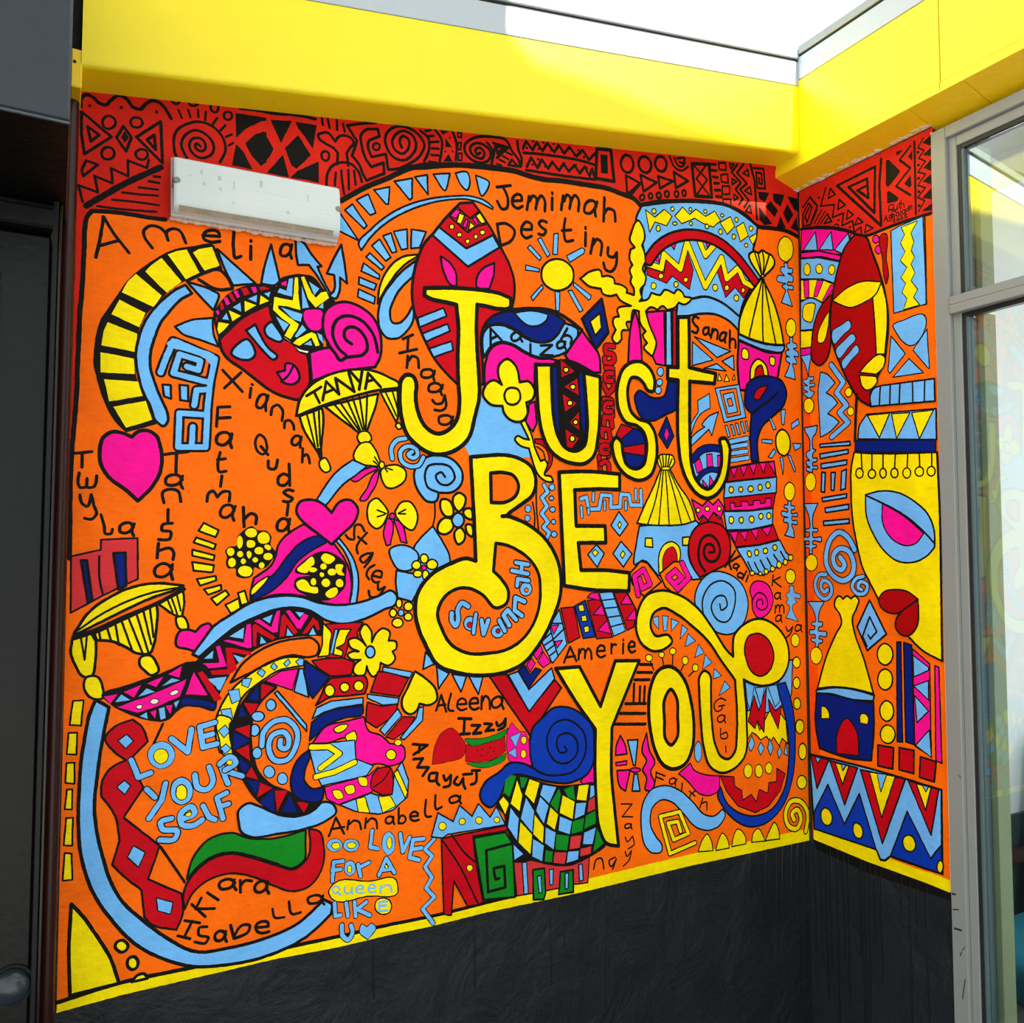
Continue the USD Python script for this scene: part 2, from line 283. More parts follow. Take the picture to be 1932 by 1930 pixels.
DATA = '''@1 bottom_stripe
PY0 27,748 128,759 243,757 372,755 468,755 578,754 630,755 777,753 883,755 1154,761 1487,766 1951,765 1950,731 1486,736 1154,732 883,736 755,733 656,735 543,734 408,739 243,738 128,737 26,732
LK15 27,750 128,760 243,759 372,757 468,757 578,756 630,757 777,755 883,758 1005,760 1154,765
@1 border_line
LK17 177,2212 152,2210 123,2210 93,2209 65,2206 48,2203! 41,2192 37,2168 37,2133 36,2087 35,2046 33,2015 32,1955 31,1905 31,1855 29,1805 26,1750 25,1715 24,1703
@1 lettering_amelia
LK10 57,2115 63,2150 68,2196! 84,2170 114,2134;61,2138 96,2155;155,2151 143,2166 139,2181 147,2192 164,2195 176,2188 183,2171! 181,2188 191,2196 203,2195 216,2172
LK11 248,2193 280,2197! 278,2205 264,2207 250,2197 250,2187 262,2182 281,2187;308,2211 308,2173 312,2158 323,2164;342,2188 342,2160;342,2200 342,2198;425,2197 420,2205 412,2205 403,2193 404,2180 412,2179 422,2189 426,2206! 423,2186 426,2177
@1 rainbow_arch
FK0 268,2178 233,2169 196,2156 163,2132 135,2106 112,2079 96,2050 79,2019 67,1995 61,1969 58,1938 58,1908 64,1883 71,1858 81,1832 95,1807 116,1785! 170,1805! 152,1848 140,1870 132,1895 128,1931 131,1967 136,1989 148,2019 162,2037 179,2060 212,2092 247,2114 287,2131! 279,2154
PY0 230,2155 241,2164 266,2173 281,2137 254,2119;183,2143 199,2152 218,2159 243,2116 218,2098;143,2102 154,2117 172,2134 210,2093 183,2066;127,2095 174,2059 160,2034 103,2055 112,2076;99,2040 146,2021 135,1991 86,2010;80,1994 132,1978 129,1942 70,1948 73,1975;69,1935 127,1929 129,1899 70,1896;76,1884 135,1885 144,1858 86,1842;93,1833 150,1849 162,1813 116,1794
FB12 217,2087! 230,2072! 210,2057 189,2030 173,2004 164,1977 157,1950 156,1918 166,1883 178,1853 189,1828 190,1812 182,1802 171,1808 157,1841 145,1865 135,1898 130,1934 134,1968 142,1997 158,2028 179,2055 198,2074
@1 spiked_mask
LK14 220,2096 247,2114 282,2128 298,2114 307,2095;242,2102 278,2087 306,2093
FB11 276,2170! 353,2111! 308,2100! 290,2134;383,2199! 402,2125! 394,2115 364,2113! 369,2145;220,2094! 273,2082 280,2078 278,2062 271,2044! 248,2065
FB10 199,2001! 229,2018 270,2028! 272,1996 282,1971! 244,1981 214,1988
@1 spiked_mask face
FR15 283,1986! 300,2007 330,2039 381,2072! 387,2047 398,2026 412,2005 434,1994 445,1981 462,1977! 467,1952 469,1916! 447,1878 422,1880 392,1889 354,1913 327,1932 301,1948 289,1963
PW0 412,2007 434,1997 468,1988 462,1979 445,1981 431,1994
FB12 307,1959 318,1980 339,1993 351,1978 354,1962 348,1954 324,1950;335,2011! 353,2026! 363,2007 379,1982 399,1962 393,1957 371,1972 352,1992;372,2017 387,2036 398,2023 409,1999 404,1996 390,1998 376,2006
FP12 399,1931! 415,1936! 417,1951 432,1951 443,1939 445,1919 432,1909 413,1910!
LK10 408,1912 421,1925 433,1949
@1 spiked_mask headband
FK0 271,2039 281,2057 298,2081 324,2099 351,2110 388,2114 399,2110! 386,2075! 351,2053 312,2023 287,1992 282,1986! 274,2012
PY0 281,2021 302,2020 292,2006 282,1996 279,2007;300,2048 325,2040 308,2026;331,2072 355,2066 332,2049;363,2088 381,2079 361,2068
PB0 296,2042 301,2028 288,2028;308,2055 323,2067 325,2048;338,2077 356,2088 355,2072;370,2093 383,2099 380,2086
PP0 275,2042 280,2046 283,2039 279,2035;290,2071 296,2075 303,2062 296,2057;309,2088 316,2092 322,2079 317,2075;343,2102 353,2105 356,2095 350,2090
PR0 283,2058 288,2063 292,2050 286,2045;298,2082 305,2085 314,2070 309,2066;323,2096 335,2100 342,2088 331,2082;359,2105 369,2108 382,2105 364,2098;276,2029 280,2031 276,2019
@1 spiked_mask arrow_spikes
FB12 434,2221! 448,2217 468,2193 490,2171! 481,2168! 492,2145 511,2113! 517,2120 518,2156! 502,2157! 517,2193 533,2226! 541,2185 547,2142! 531,2153! 530,2122 521,2105 511,2107 495,2128 480,2149 463,2169! 440,2165! 435,2190
@1 spiked_mask star_flower
FK0 404,2131 415,2137 443,2146 472,2145 495,2122 521,2097 507,2072 496,2045 496,2022 493,1990 468,1984 442,1986 428,1996 406,2016 386,2055 387,2086 396,2113
PB0 421,2132 429,2135 428,2095 397,2099 402,2109 416,2106
PP0 405,2121 416,2127 416,2116 406,2116
PY0 433,2137 440,2138 442,2091 446,2069 416,2073 399,2072 400,2065 417,2054 443,2038 439,2026 426,2004 413,2010 425,2035 406,2047 389,2061 391,2089 430,2087;446,2140 453,2142 469,2110 478,2100 489,2113 501,2117 507,2104 478,2079 461,2097;431,1996 439,2006 470,2025 479,2022 488,1998 479,1995 470,2013 445,1992
PB0 448,2121 464,2077 450,2073;405,2069 450,2061 447,2044 431,2047;395,2048 422,2035 412,2019;450,2038 459,2028 439,2009 434,2011;482,2025 493,2021 496,2002 487,2012;463,2133 486,2121 475,2105;495,2093 495,2079 484,2080;454,1996 469,2007 472,1996
FP0 454,2067 472,2074 492,2073 494,2053 487,2032 473,2029 459,2040 453,2053
@1 maze_pattern
ZK41 175,1907 180,1925 197,1972 230,1962 276,1946 267,1896 198,1908 209,1947 248,1938 244,1919 223,1924
ZK42 268,1904 262,1834
ZK41 264,1882 242,1879 238,1848;263,1831 211,1830 210,1763 261,1766 263,1834;236,1805 235,1768
ZB23 175,1907 180,1925 197,1972 230,1962 276,1946 267,1896 198,1908 209,1947 248,1938 244,1919 223,1924;268,1904 262,1834;264,1882 242,1879 238,1848;263,1831 211,1830 210,1763 261,1766 263,1834
ZB22 236,1805 235,1768
FB0 185,1964 197,1976 230,1966 278,1948 273,1920 265,1936 208,1956 193,1959
PB10 179,1884 194,1884 195,1857 182,1861;210,1886 226,1886 227,1855 212,1856
@1 heart%1
FP16 126,1777! 137,1788 156,1791 170,1782 178,1759 181,1731 176,1705 163,1681 140,1655! 116,1677 93,1694 76,1718 72,1745 78,1773 91,1784 109,1784
@1 border_frieze
PK0 340,2459 368,2464 361,2459 340,2442;378,2465 423,2474 400,2420;429,2474 476,2478 468,2424 450,2447 436,2461;364,2437 385,2405 379,2389 360,2361 341,2383 340,2417;436,2446 464,2409 434,2372 423,2377 409,2412;372,2350 405,2396 418,2350;421,2350 437,2369 481,2399 482,2352 457,2353
LK14 339,2478 394,2482 413,2486 441,2490 473,2491
LK11 487,2496 489,2482;500,2498 504,2479;520,2500 521,2479;534,2496 538,2479;519,2383 517,2354;531,2390 534,2364 538,2339;547,2395 548,2373 549,2352;560,2396 564,2366
LK12 729,2528 742,2534;735,2517 749,2522;742,2505 762,2511;745,2491 762,2494;744,2475 762,2478;739,2458 756,2460;522,2402 523,2428! 514,2436 494,2443 482,2449 479,2457 488,2464 502,2467 511,2459 517,2452! 526,2466 541,2471 553,2468 559,2459 550,2445 543,2431! 547,2405;499,2347 500,2374 512,2397 532,2409 553,2410 569,2398 578,2375
LK13 610,2518 568,2504 543,2494! 566,2465! 555,2429! 571,2414 581,2392 589,2381! 630,2406! 628,2430! 599,2414! 587,2429 577,2457 575,2481 583,2493 614,2504! 618,2488! 595,2474! 591,2466 592,2455 600,2437! 633,2451! 636,2435 639,2417! 655,2421 687,2440 719,2472 726,2496 716,2512 690,2524 661,2522 642,2509 632,2492 636,2465 649,2450 674,2446 696,2464 706,2488 699,2508 677,2515 658,2504 648,2483 655,2466 671,2461 687,2477 687,2499 674,2503 666,2488 671,2475
RK11 504,2417 502,2409 496,2404 490,2406 487,2413 489,2421 495,2425 502,2423;619,2465 617,2459 611,2455 605,2456 603,2461 605,2467 611,2471 617,2470
LK13 716,2526 735,2514 739,2493 726,2455;752,2538 769,2519 769,2487 764,2462;796,2545 806,2525 806,2477
PK0 779,2524 796,2506 779,2502;787,2488 798,2472 774,2466;765,2539 789,2543 772,2530
FK0 793,2528 792,2526 789,2525 788,2527 789,2529 792,2530;782,2492 780,2489 778,2489 776,2491 778,2493 780,2494;800,2496 799,2494 796,2493 795,2495 796,2498 799,2498
ZK9 811,2545 820,2547 820,2535 811,2534 811,2545;811,2520 820,2523 818,2505 811,2505 811,2520;813,2495 822,2498 821,2480 812,2478 813,2495
LK14 979,2501 975,2516 956,2535 941,2557 903,2557 874,2551 845,2537 829,2518 830,2502 841,2491 863,2485 885,2491 898,2508 896,2521 881,2531 859,2531 843,2515 847,2503 861,2496 876,2498 881,2512 870,2522 857,2513 861,2504 870,2510;888,2539 903,2523 900,2488! 911,2538;905,2542! 945,2541! 915,2508
ZK13 914,2537 933,2537 916,2519 914,2537;956,2513 973,2500 946,2497 956,2513
LK11 941,2528 956,2525;931,2516 946,2512;922,2505 937,2502;915,2493 926,2492
LK15 971,2563 975,2540 983,2524 981,2503;989,2538 1038,2546 1098,2553 1160,2557 1198,2556;996,2496 1037,2500 1098,2505 1199,2517
ZK15 987,2548 996,2569 1014,2551 1026,2573 1043,2556 1057,2579 1077,2560 1090,2581 1106,2564 1122,2584 1143,2565 1162,2586 1181,2565 1200,2586;998,2505 1010,2531 1028,2509 1041,2533 1059,2514 1071,2534 1091,2516 1104,2537 1120,2521 1137,2540 1153,2523 1168,2544 1183,2522 1191,2544 1199,2520
FK0 1002,2553 1000,2550 996,2549 994,2551 996,2555 1000,2556;1036,2559 1034,2556 1030,2555 1028,2557 1030,2561 1034,2562;1073,2565 1071,2561 1067,2560 1065,2563 1067,2566 1071,2567;1106,2567 1104,2564 1100,2563 1098,2565 1100,2569 1104,2570;1141,2568 1139,2565 1135,2564 1133,2566 1135,2570 1139,2571;1170,2570 1168,2566 1164,2565 1162,2568 1164,2571 1168,2572;1019,2575 1018,2571 1014,2571 1012,2573 1014,2576 1018,2577;1049,2578 1047,2575 1044,2574 1042,2577 1044,2580 1047,2581;1079,2582 1077,2579 1074,2578 1072,2580 1074,2583 1077,2584;1034,2532 1032,2528 1028,2528 1026,2530 1028,2534 1032,2534;1075,2535 1073,2532 1069,2531 1067,2533 1069,2537 1073,2538;1110,2540 1108,2536 1104,2535 1102,2538 1104,2541 1108,2542;1145,2542 1143,2539 1139,2538 1137,2540 1139,2544 1143,2545;1178,2543 1176,2539 1172,2538 1170,2541 1172,2545 1176,2545;1017,2515 1016,2512 1012,2511 1010,2513 1012,2516 1016,2517;1055,2518 1053,2515 1049,2514 1047,2517 1049,2520 1053,2521;1089,2522 1087,2518 1083,2517 1081,2520 1083,2523 1087,2524;1124,2523 1122,2520 1118,2519 1116,2522 1118,2525 1122,2526;1159,2526 1157,2522 1153,2521 1151,2524 1153,2528 1157,2529;1188,2527 1187,2524 1183,2523 1181,2525 1183,2529 1187,2529;1122,2582 1120,2578 1116,2578 1115,2580 1116,2583 1120,2584;1153,2584 1151,2580 1147,2580 1146,2582 1147,2585 1151,2586
ZK19 1206,2600 1250,2607 1260,2525 1202,2521 1206,2600
PK0 1217,2588 1239,2591 1240,2542 1219,2539
RK16 1322,2589 1319,2571 1306,2559 1291,2561 1282,2575 1286,2593 1298,2605 1314,2603
RK17 1381,2603 1380,2586 1368,2573 1352,2573 1341,2585 1342,2602 1354,2614 1370,2614;1434,2615 1431,2599 1419,2588 1404,2589 1395,2601 1398,2616 1410,2627 1425,2627
ZK15 1298,2550 1345,2539 1302,2499 1298,2550;1345,2562 1400,2553 1356,2519 1345,2562;1405,2571 1456,2569 1411,2539 1405,2571
ZK16 1459,2595 1509,2581 1466,2552 1459,2595
LK15 1345,2538 1315,2502
RK13 1358,2501 1353,2495 1347,2493 1344,2496 1344,2502 1349,2508 1355,2510 1358,2507;1385,2513 1383,2507 1378,2504 1374,2505 1372,2510 1374,2515 1379,2519 1383,2518
RK14 1414,2520 1412,2514 1406,2511 1401,2512 1399,2517 1401,2523 1406,2527 1412,2526;1442,2530 1440,2524 1434,2520 1429,2522 1427,2527 1429,2533 1435,2537 1440,2536;1475,2537 1473,2531 1468,2527 1463,2529 1461,2534 1463,2541 1468,2544 1473,2543;1501,2545 1499,2539 1494,2535 1490,2537 1488,2543 1490,2549 1495,2552 1499,2551
LK13 1445,2636 1464,2608 1486,2605 1510,2622;1462,2636 1474,2617 1488,2617 1500,2631;1472,2636 1498,2642 1491,2627 1479,2628
@1 border_line
LK23 532,2323 551,2338 590,2367 636,2395 677,2423 716,2443 766,2457 834,2471 897,2482 951,2486
LK27 686,2432 726,2443 795,2463 859,2475 911,2481 964,2486 994,2484 1037,2483 1097,2491 1180,2498 1240,2502 1284,2497 1324,2492 1346,2478
@1 teeth_arc
PB9 528,2297 572,2242 528,2255;540,2304 557,2321 591,2279 584,2271;566,2332 593,2351 611,2312 598,2304;606,2363 643,2378 640,2337 634,2337
PB10 654,2393 697,2410 697,2364 691,2358;703,2414 734,2426 736,2380
FB10 749,2431! 791,2442! 778,2398;805,2446! 837,2454 843,2434 834,2411 820,2420;858,2452! 894,2444 874,2405;572,2233 597,2269 637,2310 684,2344 733,2368 793,2388 851,2399 890,2393 904,2384! 903,2379! 869,2388 834,2389 793,2380 733,2357 684,2330 637,2295 600,2255 578,2221!
PB10 696,2291 732,2292 716,2252 695,2246
PB9 653,2278 685,2289 687,2245 672,2239;628,2263 647,2273 661,2233 650,2228;602,2236 620,2254 647,2217 635,2207;589,2208 598,2219 632,2193 626,2185;578,2175 584,2194 621,2173 620,2163;573,2145 574,2161 614,2151 609,2137;571,2116 573,2134 611,2122 609,2106
@1 border_frieze
LK14 25,2401 25,2416 34,2426 45,2424 55,2416 67,2415 76,2427 90,2440 102,2437 115,2423 127,2422 137,2435 149,2445 162,2445 172,2436 184,2418
FK0 43,2407 41,2404 39,2403 37,2406 39,2409 41,2409;97,2418 95,2414 92,2414 91,2416 92,2419 95,2420;160,2425 159,2422 156,2421 154,2424 155,2427 158,2428
ZK11 26,2391 78,2355 33,2310 27,2347 26,2391;37,2365 57,2353 43,2337 37,2365
ZK12 165,2407 170,2324 122,2365 165,2407;154,2377 157,2348 141,2364 154,2377
ZK11 99,2381 113,2362 104,2332 87,2356 99,2381
PK0 101,2372 109,2361 102,2349 95,2358
RK10 85,2385 81,2375 73,2369 65,2371 62,2379 65,2389 73,2395 81,2393;132,2397 129,2388 121,2384 114,2385 111,2391 113,2399 121,2404 129,2403;84,2324 81,2314 73,2309 65,2310 62,2318 65,2328 72,2333 80,2332;143,2335 140,2327 132,2322 125,2324 121,2330 124,2338 132,2343 140,2342
ZK10 36,2298 56,2295 32,2267 29,2278 36,2298;32,2218 24,2248 57,2241 51,2272 82,2264 79,2293 109,2284 108,2315 142,2308 145,2325
LK23 38,2211 101,2266 167,2315
LK10 155,2294 166,2295;146,2282 164,2283
LK9 128,2266 163,2269;99,2250 126,2252 163,2257;82,2232 121,2236 165,2238;57,2214 102,2217 161,2224
LK11 225,2336 197,2341 190,2365 194,2394 216,2416 239,2425 266,2420 285,2399 288,2377 278,2351;215,2345 204,2368 211,2391 232,2406 250,2402 265,2385 264,2368 251,2354 238,2351 222,2361 219,2374 227,2388 240,2391 249,2382 248,2369 238,2365 230,2371 233,2379 240,2375
LK9 197,2439 204,2424;215,2444 220,2430;234,2449 235,2434;249,2449 248,2431
LK10 271,2441 263,2426;287,2430 278,2417;300,2414 289,2406;303,2397 295,2390
RK10 199,2458 197,2453 192,2450 187,2451 185,2454 187,2459 192,2462 197,2462;235,2465 232,2459 226,2455 219,2455 216,2460 219,2466 225,2470 232,2469;273,2463 271,2456 266,2452 261,2453 258,2460 260,2467 265,2471 271,2470;300,2454 298,2447 292,2443 286,2444 284,2450 286,2456 292,2460 298,2459
PK0 307,2461 369,2467 369,2461 350,2453 328,2433 309,2409;370,2437 348,2427 327,2402 340,2380 360,2361 371,2373;309,2396 323,2385 343,2350 302,2350
LK13 316,2473 344,2478 375,2481
@1 teeth_arc crescent
FY11 711,2235! 682,2227 660,2213 635,2180 621,2145 617,2108! 632,2138 654,2174 682,2208 709,2229!
FB12 708,2221! 679,2196 651,2162 629,2128 620,2100 618,2076 624,2050 639,2034 664,2036 686,2055 701,2081 702,2106 699,2114! 683,2085 667,2071 652,2070 646,2089 654,2120 673,2153 699,2181!
@1 tall_mask
FR15 817,2376! 851,2385! 869,2366 897,2333 926,2289 948,2254 962,2214 962,2175 955,2142! 919,2127 887,2103 875,2079 877,2004 879,1953! 812,1947! 781,1972 755,1999 732,2036 715,2071 703,2106 698,2148 701,2182 711,2223 727,2263 750,2292 776,2328
LK9 790,2339 807,2328 838,2310! 848,2320 887,2340;813,2364 829,2353 843,2345! 865,2365
PP7 807,2360 819,2357 807,2337 791,2341;832,2341 839,2341 833,2319 823,2321;848,2346 858,2351 867,2335 862,2331
PY7 815,2352 829,2350 820,2326 808,2328;843,2337 857,2328 839,2315;858,2354 869,2364 885,2343 873,2338
FY6 802,2317 801,2312 796,2310 791,2311 790,2315 791,2319 796,2322 800,2321;822,2301 820,2297 815,2295 811,2295 809,2299 811,2303 815,2306 820,2305;843,2290 841,2286 837,2283 833,2284 831,2288 833,2292 837,2294 841,2293;864,2305 862,2300 859,2298 855,2299 853,2303 855,2307 859,2310 862,2309;883,2319 881,2314 876,2311 871,2312 869,2316 871,2321 876,2323 881,2323
PB13 763,2309 834,2271 904,2316 922,2289 838,2228 747,2287
PB10 712,2089 776,2121 784,2103 717,2068;723,2054 786,2085 793,2069 733,2037;741,2022 796,2046 801,2025 752,2003
@1 tall_mask mask_eye
FP12 768,2241! 790,2231 807,2208 809,2177! 796,2177 777,2203;908,2249! 906,2218 894,2184! 861,2184 861,2204 876,2229
@1 banner
FB14 880,2017! 879,2074 891,2091 919,2101 955,2096 992,2078 1029,2072 1067,2081 1098,2122 1106,2130! 1145,2118 1141,2090 1113,2060 1075,2042 1029,2035 992,2044 959,2058 926,2060 901,2048 884,2023
FN14 882,2090! 894,2111 926,2131 962,2141 1010,2151 1060,2153 1106,2135! 1098,2118 1071,2085 1037,2072 999,2079 962,2097 930,2104 901,2099
LK19 955,2142 1010,2153 1067,2156 1114,2142 1157,2119
FB11 962,2136! 1010,2148 1058,2146! 1052,2129 1029,2113 999,2110 977,2122
@1 banner banner_lettering
LK11 898,2049 898,2089! 928,2064;898,2063 917,2074;982,2083 974,2090 965,2088 954,2078 956,2068 966,2068 978,2077 982,2090! 980,2074 984,2068;1007,2064 1007,2043;1007,2074 1008,2072;1036,2065 1069,2070! 1035,2041! 1071,2044
LK12 1107,2077 1101,2083 1092,2082 1083,2073 1085,2065 1093,2065 1104,2072 1107,2083! 1106,2070 1109,2065;1113,2117 1095,2087;1100,2096 1115,2100 1126,2094 1123,2079
@1 pink_panel
FP14 882,1957! 884,2004 901,2043 930,2058 959,2055 992,2041 1029,2032 1067,2035 1084,2033! 1083,2023! 1021,2018! 1018,1961! 955,1916! 912,1944!
FP11 1003,1917! 1019,1925! 1025,1873! 1014,1850! 993,1874! 1003,1904
FP15 1157,2118! 1181,2092 1207,2064 1213,2017! 1165,2012 1133,2022 1106,2049!
FB0 870,1921! 930,1908 962,1872 992,1868 1010,1837 1021,1792! 955,1779 850,1773! 826,1812!
@1 lettering_jemimah
LK13 915,2436 933,2442 952,2448;931,2441 945,2413 941,2389 930,2385 916,2401;957,2410 983,2417! 982,2429 970,2430 958,2416 959,2401 970,2395 985,2403;998,2397 1004,2432! 1005,2420 1016,2436 1023,2434 1023,2404! 1029,2427 1040,2441 1047,2435 1049,2404
LK14 1071,2442 1070,2412;1071,2455 1071,2453;1097,2417 1103,2454! 1105,2441 1115,2459 1122,2457 1122,2425! 1128,2449 1140,2463 1147,2458 1148,2424;1203,2447 1197,2459 1185,2459 1169,2444 1168,2425 1180,2424 1196,2437 1206,2460! 1199,2433 1201,2421;1229,2476 1226,2413;1227,2432 1241,2449 1258,2447 1263,2420
@1 lettering_destiny
LK12 915,2345 925,2294;915,2345 940,2351 963,2338 955,2313 925,2294
LK13 983,2345 1011,2350! 1011,2363 998,2367 984,2351 983,2335 994,2326 1011,2334;1054,2377 1042,2379 1032,2369 1040,2361 1052,2355 1045,2343 1031,2343;1109,2397 1105,2365 1111,2339 1132,2345;1099,2364 1126,2371
LK14 1170,2372 1169,2338;1170,2386 1170,2383;1185,2321 1194,2361! 1192,2345 1206,2362 1217,2358 1216,2322;1240,2346 1240,2325 1257,2324 1267,2338! 1263,2301 1248,2284 1231,2287 1225,2303
@1 sun
PB7 999,2302 1007,2311 1039,2285 1034,2276;1028,2328 1037,2336 1064,2297 1056,2289;1075,2351 1088,2355 1086,2301 1072,2299;1112,2302 1158,2331 1168,2328 1164,2317 1122,2287;994,2259 1034,2256 1032,2248 994,2246;1041,2218 1009,2182 1014,2173 1044,2209;1078,2206 1092,2206 1090,2158 1080,2158;1116,2213 1128,2217 1161,2171 1151,2164;1134,2238 1186,2212 1184,2203 1178,2199 1132,2229
FY13 1131,2242 1106,2216 1069,2209 1042,2226 1040,2256 1064,2282 1101,2289 1129,2272
@1 lettering_inaaya
LK11 677,2036 701,2049;690,2043 688,2011;669,2003 711,2017;687,1972 689,1999! 690,1988 700,2000 711,1998 716,1975;754,1965 747,1973 736,1974 723,1967 723,1956 734,1954 748,1960 755,1972! 751,1957 754,1950;774,1934 767,1942 755,1944 741,1936 741,1925 753,1923 768,1929 775,1942! 770,1926 773,1918;801,1862 793,1871 781,1872 766,1865 767,1853 778,1850 794,1856 802,1870! 797,1853 800,1845;750,1904 757,1897 773,1900 780,1918! 782,1889 772,1882 755,1882
@1 diamond
PN18 1218,2208 1238,2123 1199,2075 1157,2147
PY12 1212,2170 1217,2132 1197,2109 1181,2145
@1 border_frieze
ZK21 1523,2633 1586,2646 1594,2553 1534,2544 1523,2633
ZK12 1573,2639 1539,2594 1584,2558;1530,2629 1578,2600 1541,2551
LK17 1590,2647 1610,2651;1595,2631 1612,2633;1600,2613 1617,2615;1604,2595 1621,2599;1606,2576 1626,2580;1611,2559 1631,2562
ZK12 1622,2658 1647,2664 1649,2643 1622,2639 1622,2658;1629,2625 1654,2633 1656,2608 1631,2605 1629,2625;1634,2594 1661,2599 1661,2576 1633,2569 1634,2594;1635,2546 1636,2556 1665,2562 1665,2548;1662,2665 1680,2667 1667,2651 1662,2665;1672,2623 1689,2619 1671,2606 1672,2623;1678,2580 1693,2573 1678,2561 1678,2580;1733,2664 1736,2645 1713,2648 1733,2664;1740,2615 1745,2592 1719,2598 1740,2615;1739,2562 1744,2537 1721,2538 1739,2562
ZK15 1693,2670 1669,2642 1704,2619 1684,2595 1711,2573 1696,2553;1716,2676 1690,2644 1728,2622 1701,2598 1734,2574 1716,2549
ZK18 1742,2683 1759,2634 1765,2524
ZK14 1754,2673 1794,2680 1800,2622 1769,2617 1765,2663 1786,2664 1788,2633 1777,2632 1776,2648
PK0 1771,2607 1816,2613 1797,2581 1776,2587;1830,2614 1878,2620 1861,2581 1834,2591;1889,2618 1942,2619 1938,2578 1916,2584;1821,2590 1850,2566 1836,2544 1799,2568;1889,2594 1913,2567 1890,2534 1871,2563;1773,2563 1827,2522 1795,2512 1775,2524;1860,2552 1881,2520 1843,2513;1926,2561 1934,2518 1901,2524
@1 border_line
LK22 1296,2498 1322,2492 1348,2478
LK25 1348,2480 1393,2497 1461,2514 1555,2533 1643,2541 1718,2528 1769,2503 1811,2507 1887,2511 1941,2500
@1 patterned_arch
FB15 1348,2478! 1415,2499 1484,2517 1569,2532 1653,2539 1718,2523 1766,2502! 1760,2466 1747,2431! 1777,2407 1787,2361! 1745,2324 1695,2239 1689,2185! 1657,2207 1613,2220 1555,2217 1503,2203! 1461,2196! 1466,2233 1346,2226 1355,2284 1360,2328 1351,2373 1330,2440
LK15 1518,2253 1565,2266 1623,2259 1692,2227
PR7 1364,2314 1422,2309 1427,2346 1481,2319 1503,2380 1523,2335 1509,2277 1449,2305 1430,2282 1364,2294;1610,2344 1622,2363 1644,2321 1687,2360 1699,2324 1734,2318 1708,2283 1676,2309 1640,2275
PP7 1439,2394 1466,2403 1457,2379;1568,2421 1589,2421 1574,2406
PP6 1384,2341 1402,2358 1406,2334
ZK43 1368,2324 1412,2320 1422,2360 1477,2329 1502,2407 1565,2294 1627,2386 1644,2329 1689,2367 1710,2330 1739,2323;1548,2416 1567,2382 1596,2413
ZY31 1368,2324 1412,2320 1422,2360 1477,2329 1502,2407 1565,2294 1627,2386 1644,2329 1689,2367 1710,2330 1739,2323;1548,2416 1567,2382 1596,2413
LK72 1369,2335 1400,2374 1450,2409 1511,2430 1568,2435 1626,2425 1685,2395 1725,2363 1754,2337
LR44 1369,2335 1400,2374 1450,2409 1511,2430 1568,2435 1626,2425 1685,2395 1725,2363 1754,2337
@1 patterned_arch diamond_band
PY7 1361,2470 1392,2456 1424,2484 1451,2470 1432,2440 1392,2443 1374,2411;1460,2473 1488,2503 1512,2487 1535,2507 1569,2493 1603,2515 1625,2492 1597,2468 1563,2471 1530,2480 1511,2470 1485,2456;1622,2486 1662,2511 1677,2485 1649,2457;1682,2484 1712,2504 1730,2468 1699,2445;1732,2463 1763,2482 1760,2466 1747,2444
FY7 1396,2473 1394,2468 1389,2465 1384,2466 1382,2470 1384,2476 1389,2479 1394,2478;1459,2492 1457,2488 1453,2485 1448,2486 1446,2490 1448,2494 1453,2497 1457,2496;1521,2503 1518,2498 1513,2497 1510,2500 1513,2506 1518,2507;1575,2508 1572,2503 1566,2502 1563,2506 1566,2511 1572,2512;1637,2510 1634,2505 1628,2504 1625,2508 1628,2512 1634,2513;1691,2507 1689,2502 1684,2499 1680,2500 1678,2505 1680,2510 1685,2513 1689,2512;1748,2493 1745,2487 1740,2484 1735,2485 1733,2490 1735,2496 1740,2499 1746,2498;1410,2429 1408,2422 1403,2419 1398,2420 1396,2426 1398,2432 1403,2436 1408,2434;1468,2453 1466,2450 1460,2447 1454,2448 1452,2450 1454,2454 1460,2456 1466,2456;1522,2464 1521,2460 1517,2457 1513,2458 1511,2462 1513,2466 1517,2468 1521,2468;1581,2467 1579,2462 1574,2459 1569,2460 1567,2464 1569,2469 1574,2472 1579,2471;1631,2461 1629,2455 1624,2452 1619,2454 1617,2459 1619,2464 1624,2468 1629,2466;1681,2456 1678,2451 1673,2447 1668,2449 1667,2454 1669,2460 1674,2463 1679,2461;1727,2440 1725,2435 1720,2433 1716,2434 1714,2437 1716,2442 1720,2444 1725,2444
FY6 1419,2300 1416,2294 1410,2291 1405,2292 1402,2297 1405,2303 1411,2306 1416,2304
FY7 1504,2303 1501,2298 1496,2295 1490,2296 1488,2301 1490,2306 1496,2309 1502,2308
FY6 1394,2269 1392,2263 1385,2259 1379,2261 1377,2267 1379,2273 1386,2277 1392,2275
FY7 1470,2285 1467,2279 1462,2276 1457,2277 1455,2283 1457,2289 1462,2292 1468,2290;1611,2298 1608,2291 1602,2287 1595,2289 1592,2295 1595,2303 1602,2306 1608,2305;1653,2305 1650,2298 1644,2295 1638,2296 1636,2302 1639,2308 1645,2312 1650,2310;1713,2306 1711,2301 1706,2298 1701,2299 1699,2304 1701,2310 1706,2313 1711,2311;1689,2280 1687,2274 1680,2270 1674,2272 1671,2278 1674,2285 1680,2288 1687,2287
@1 striped_wall
PP13 1363,2194 1421,2206 1423,2057 1392,2059 1383,2074 1362,2107
PB13 1427,2207 1445,2210 1446,2060 1425,2058
PR10 1450,2212 1462,2214 1460,2060 1448,2058
FP14 1324,2192! 1334,2167 1346,2058! 1301,2053! 1313,2161
@1 palm_tree
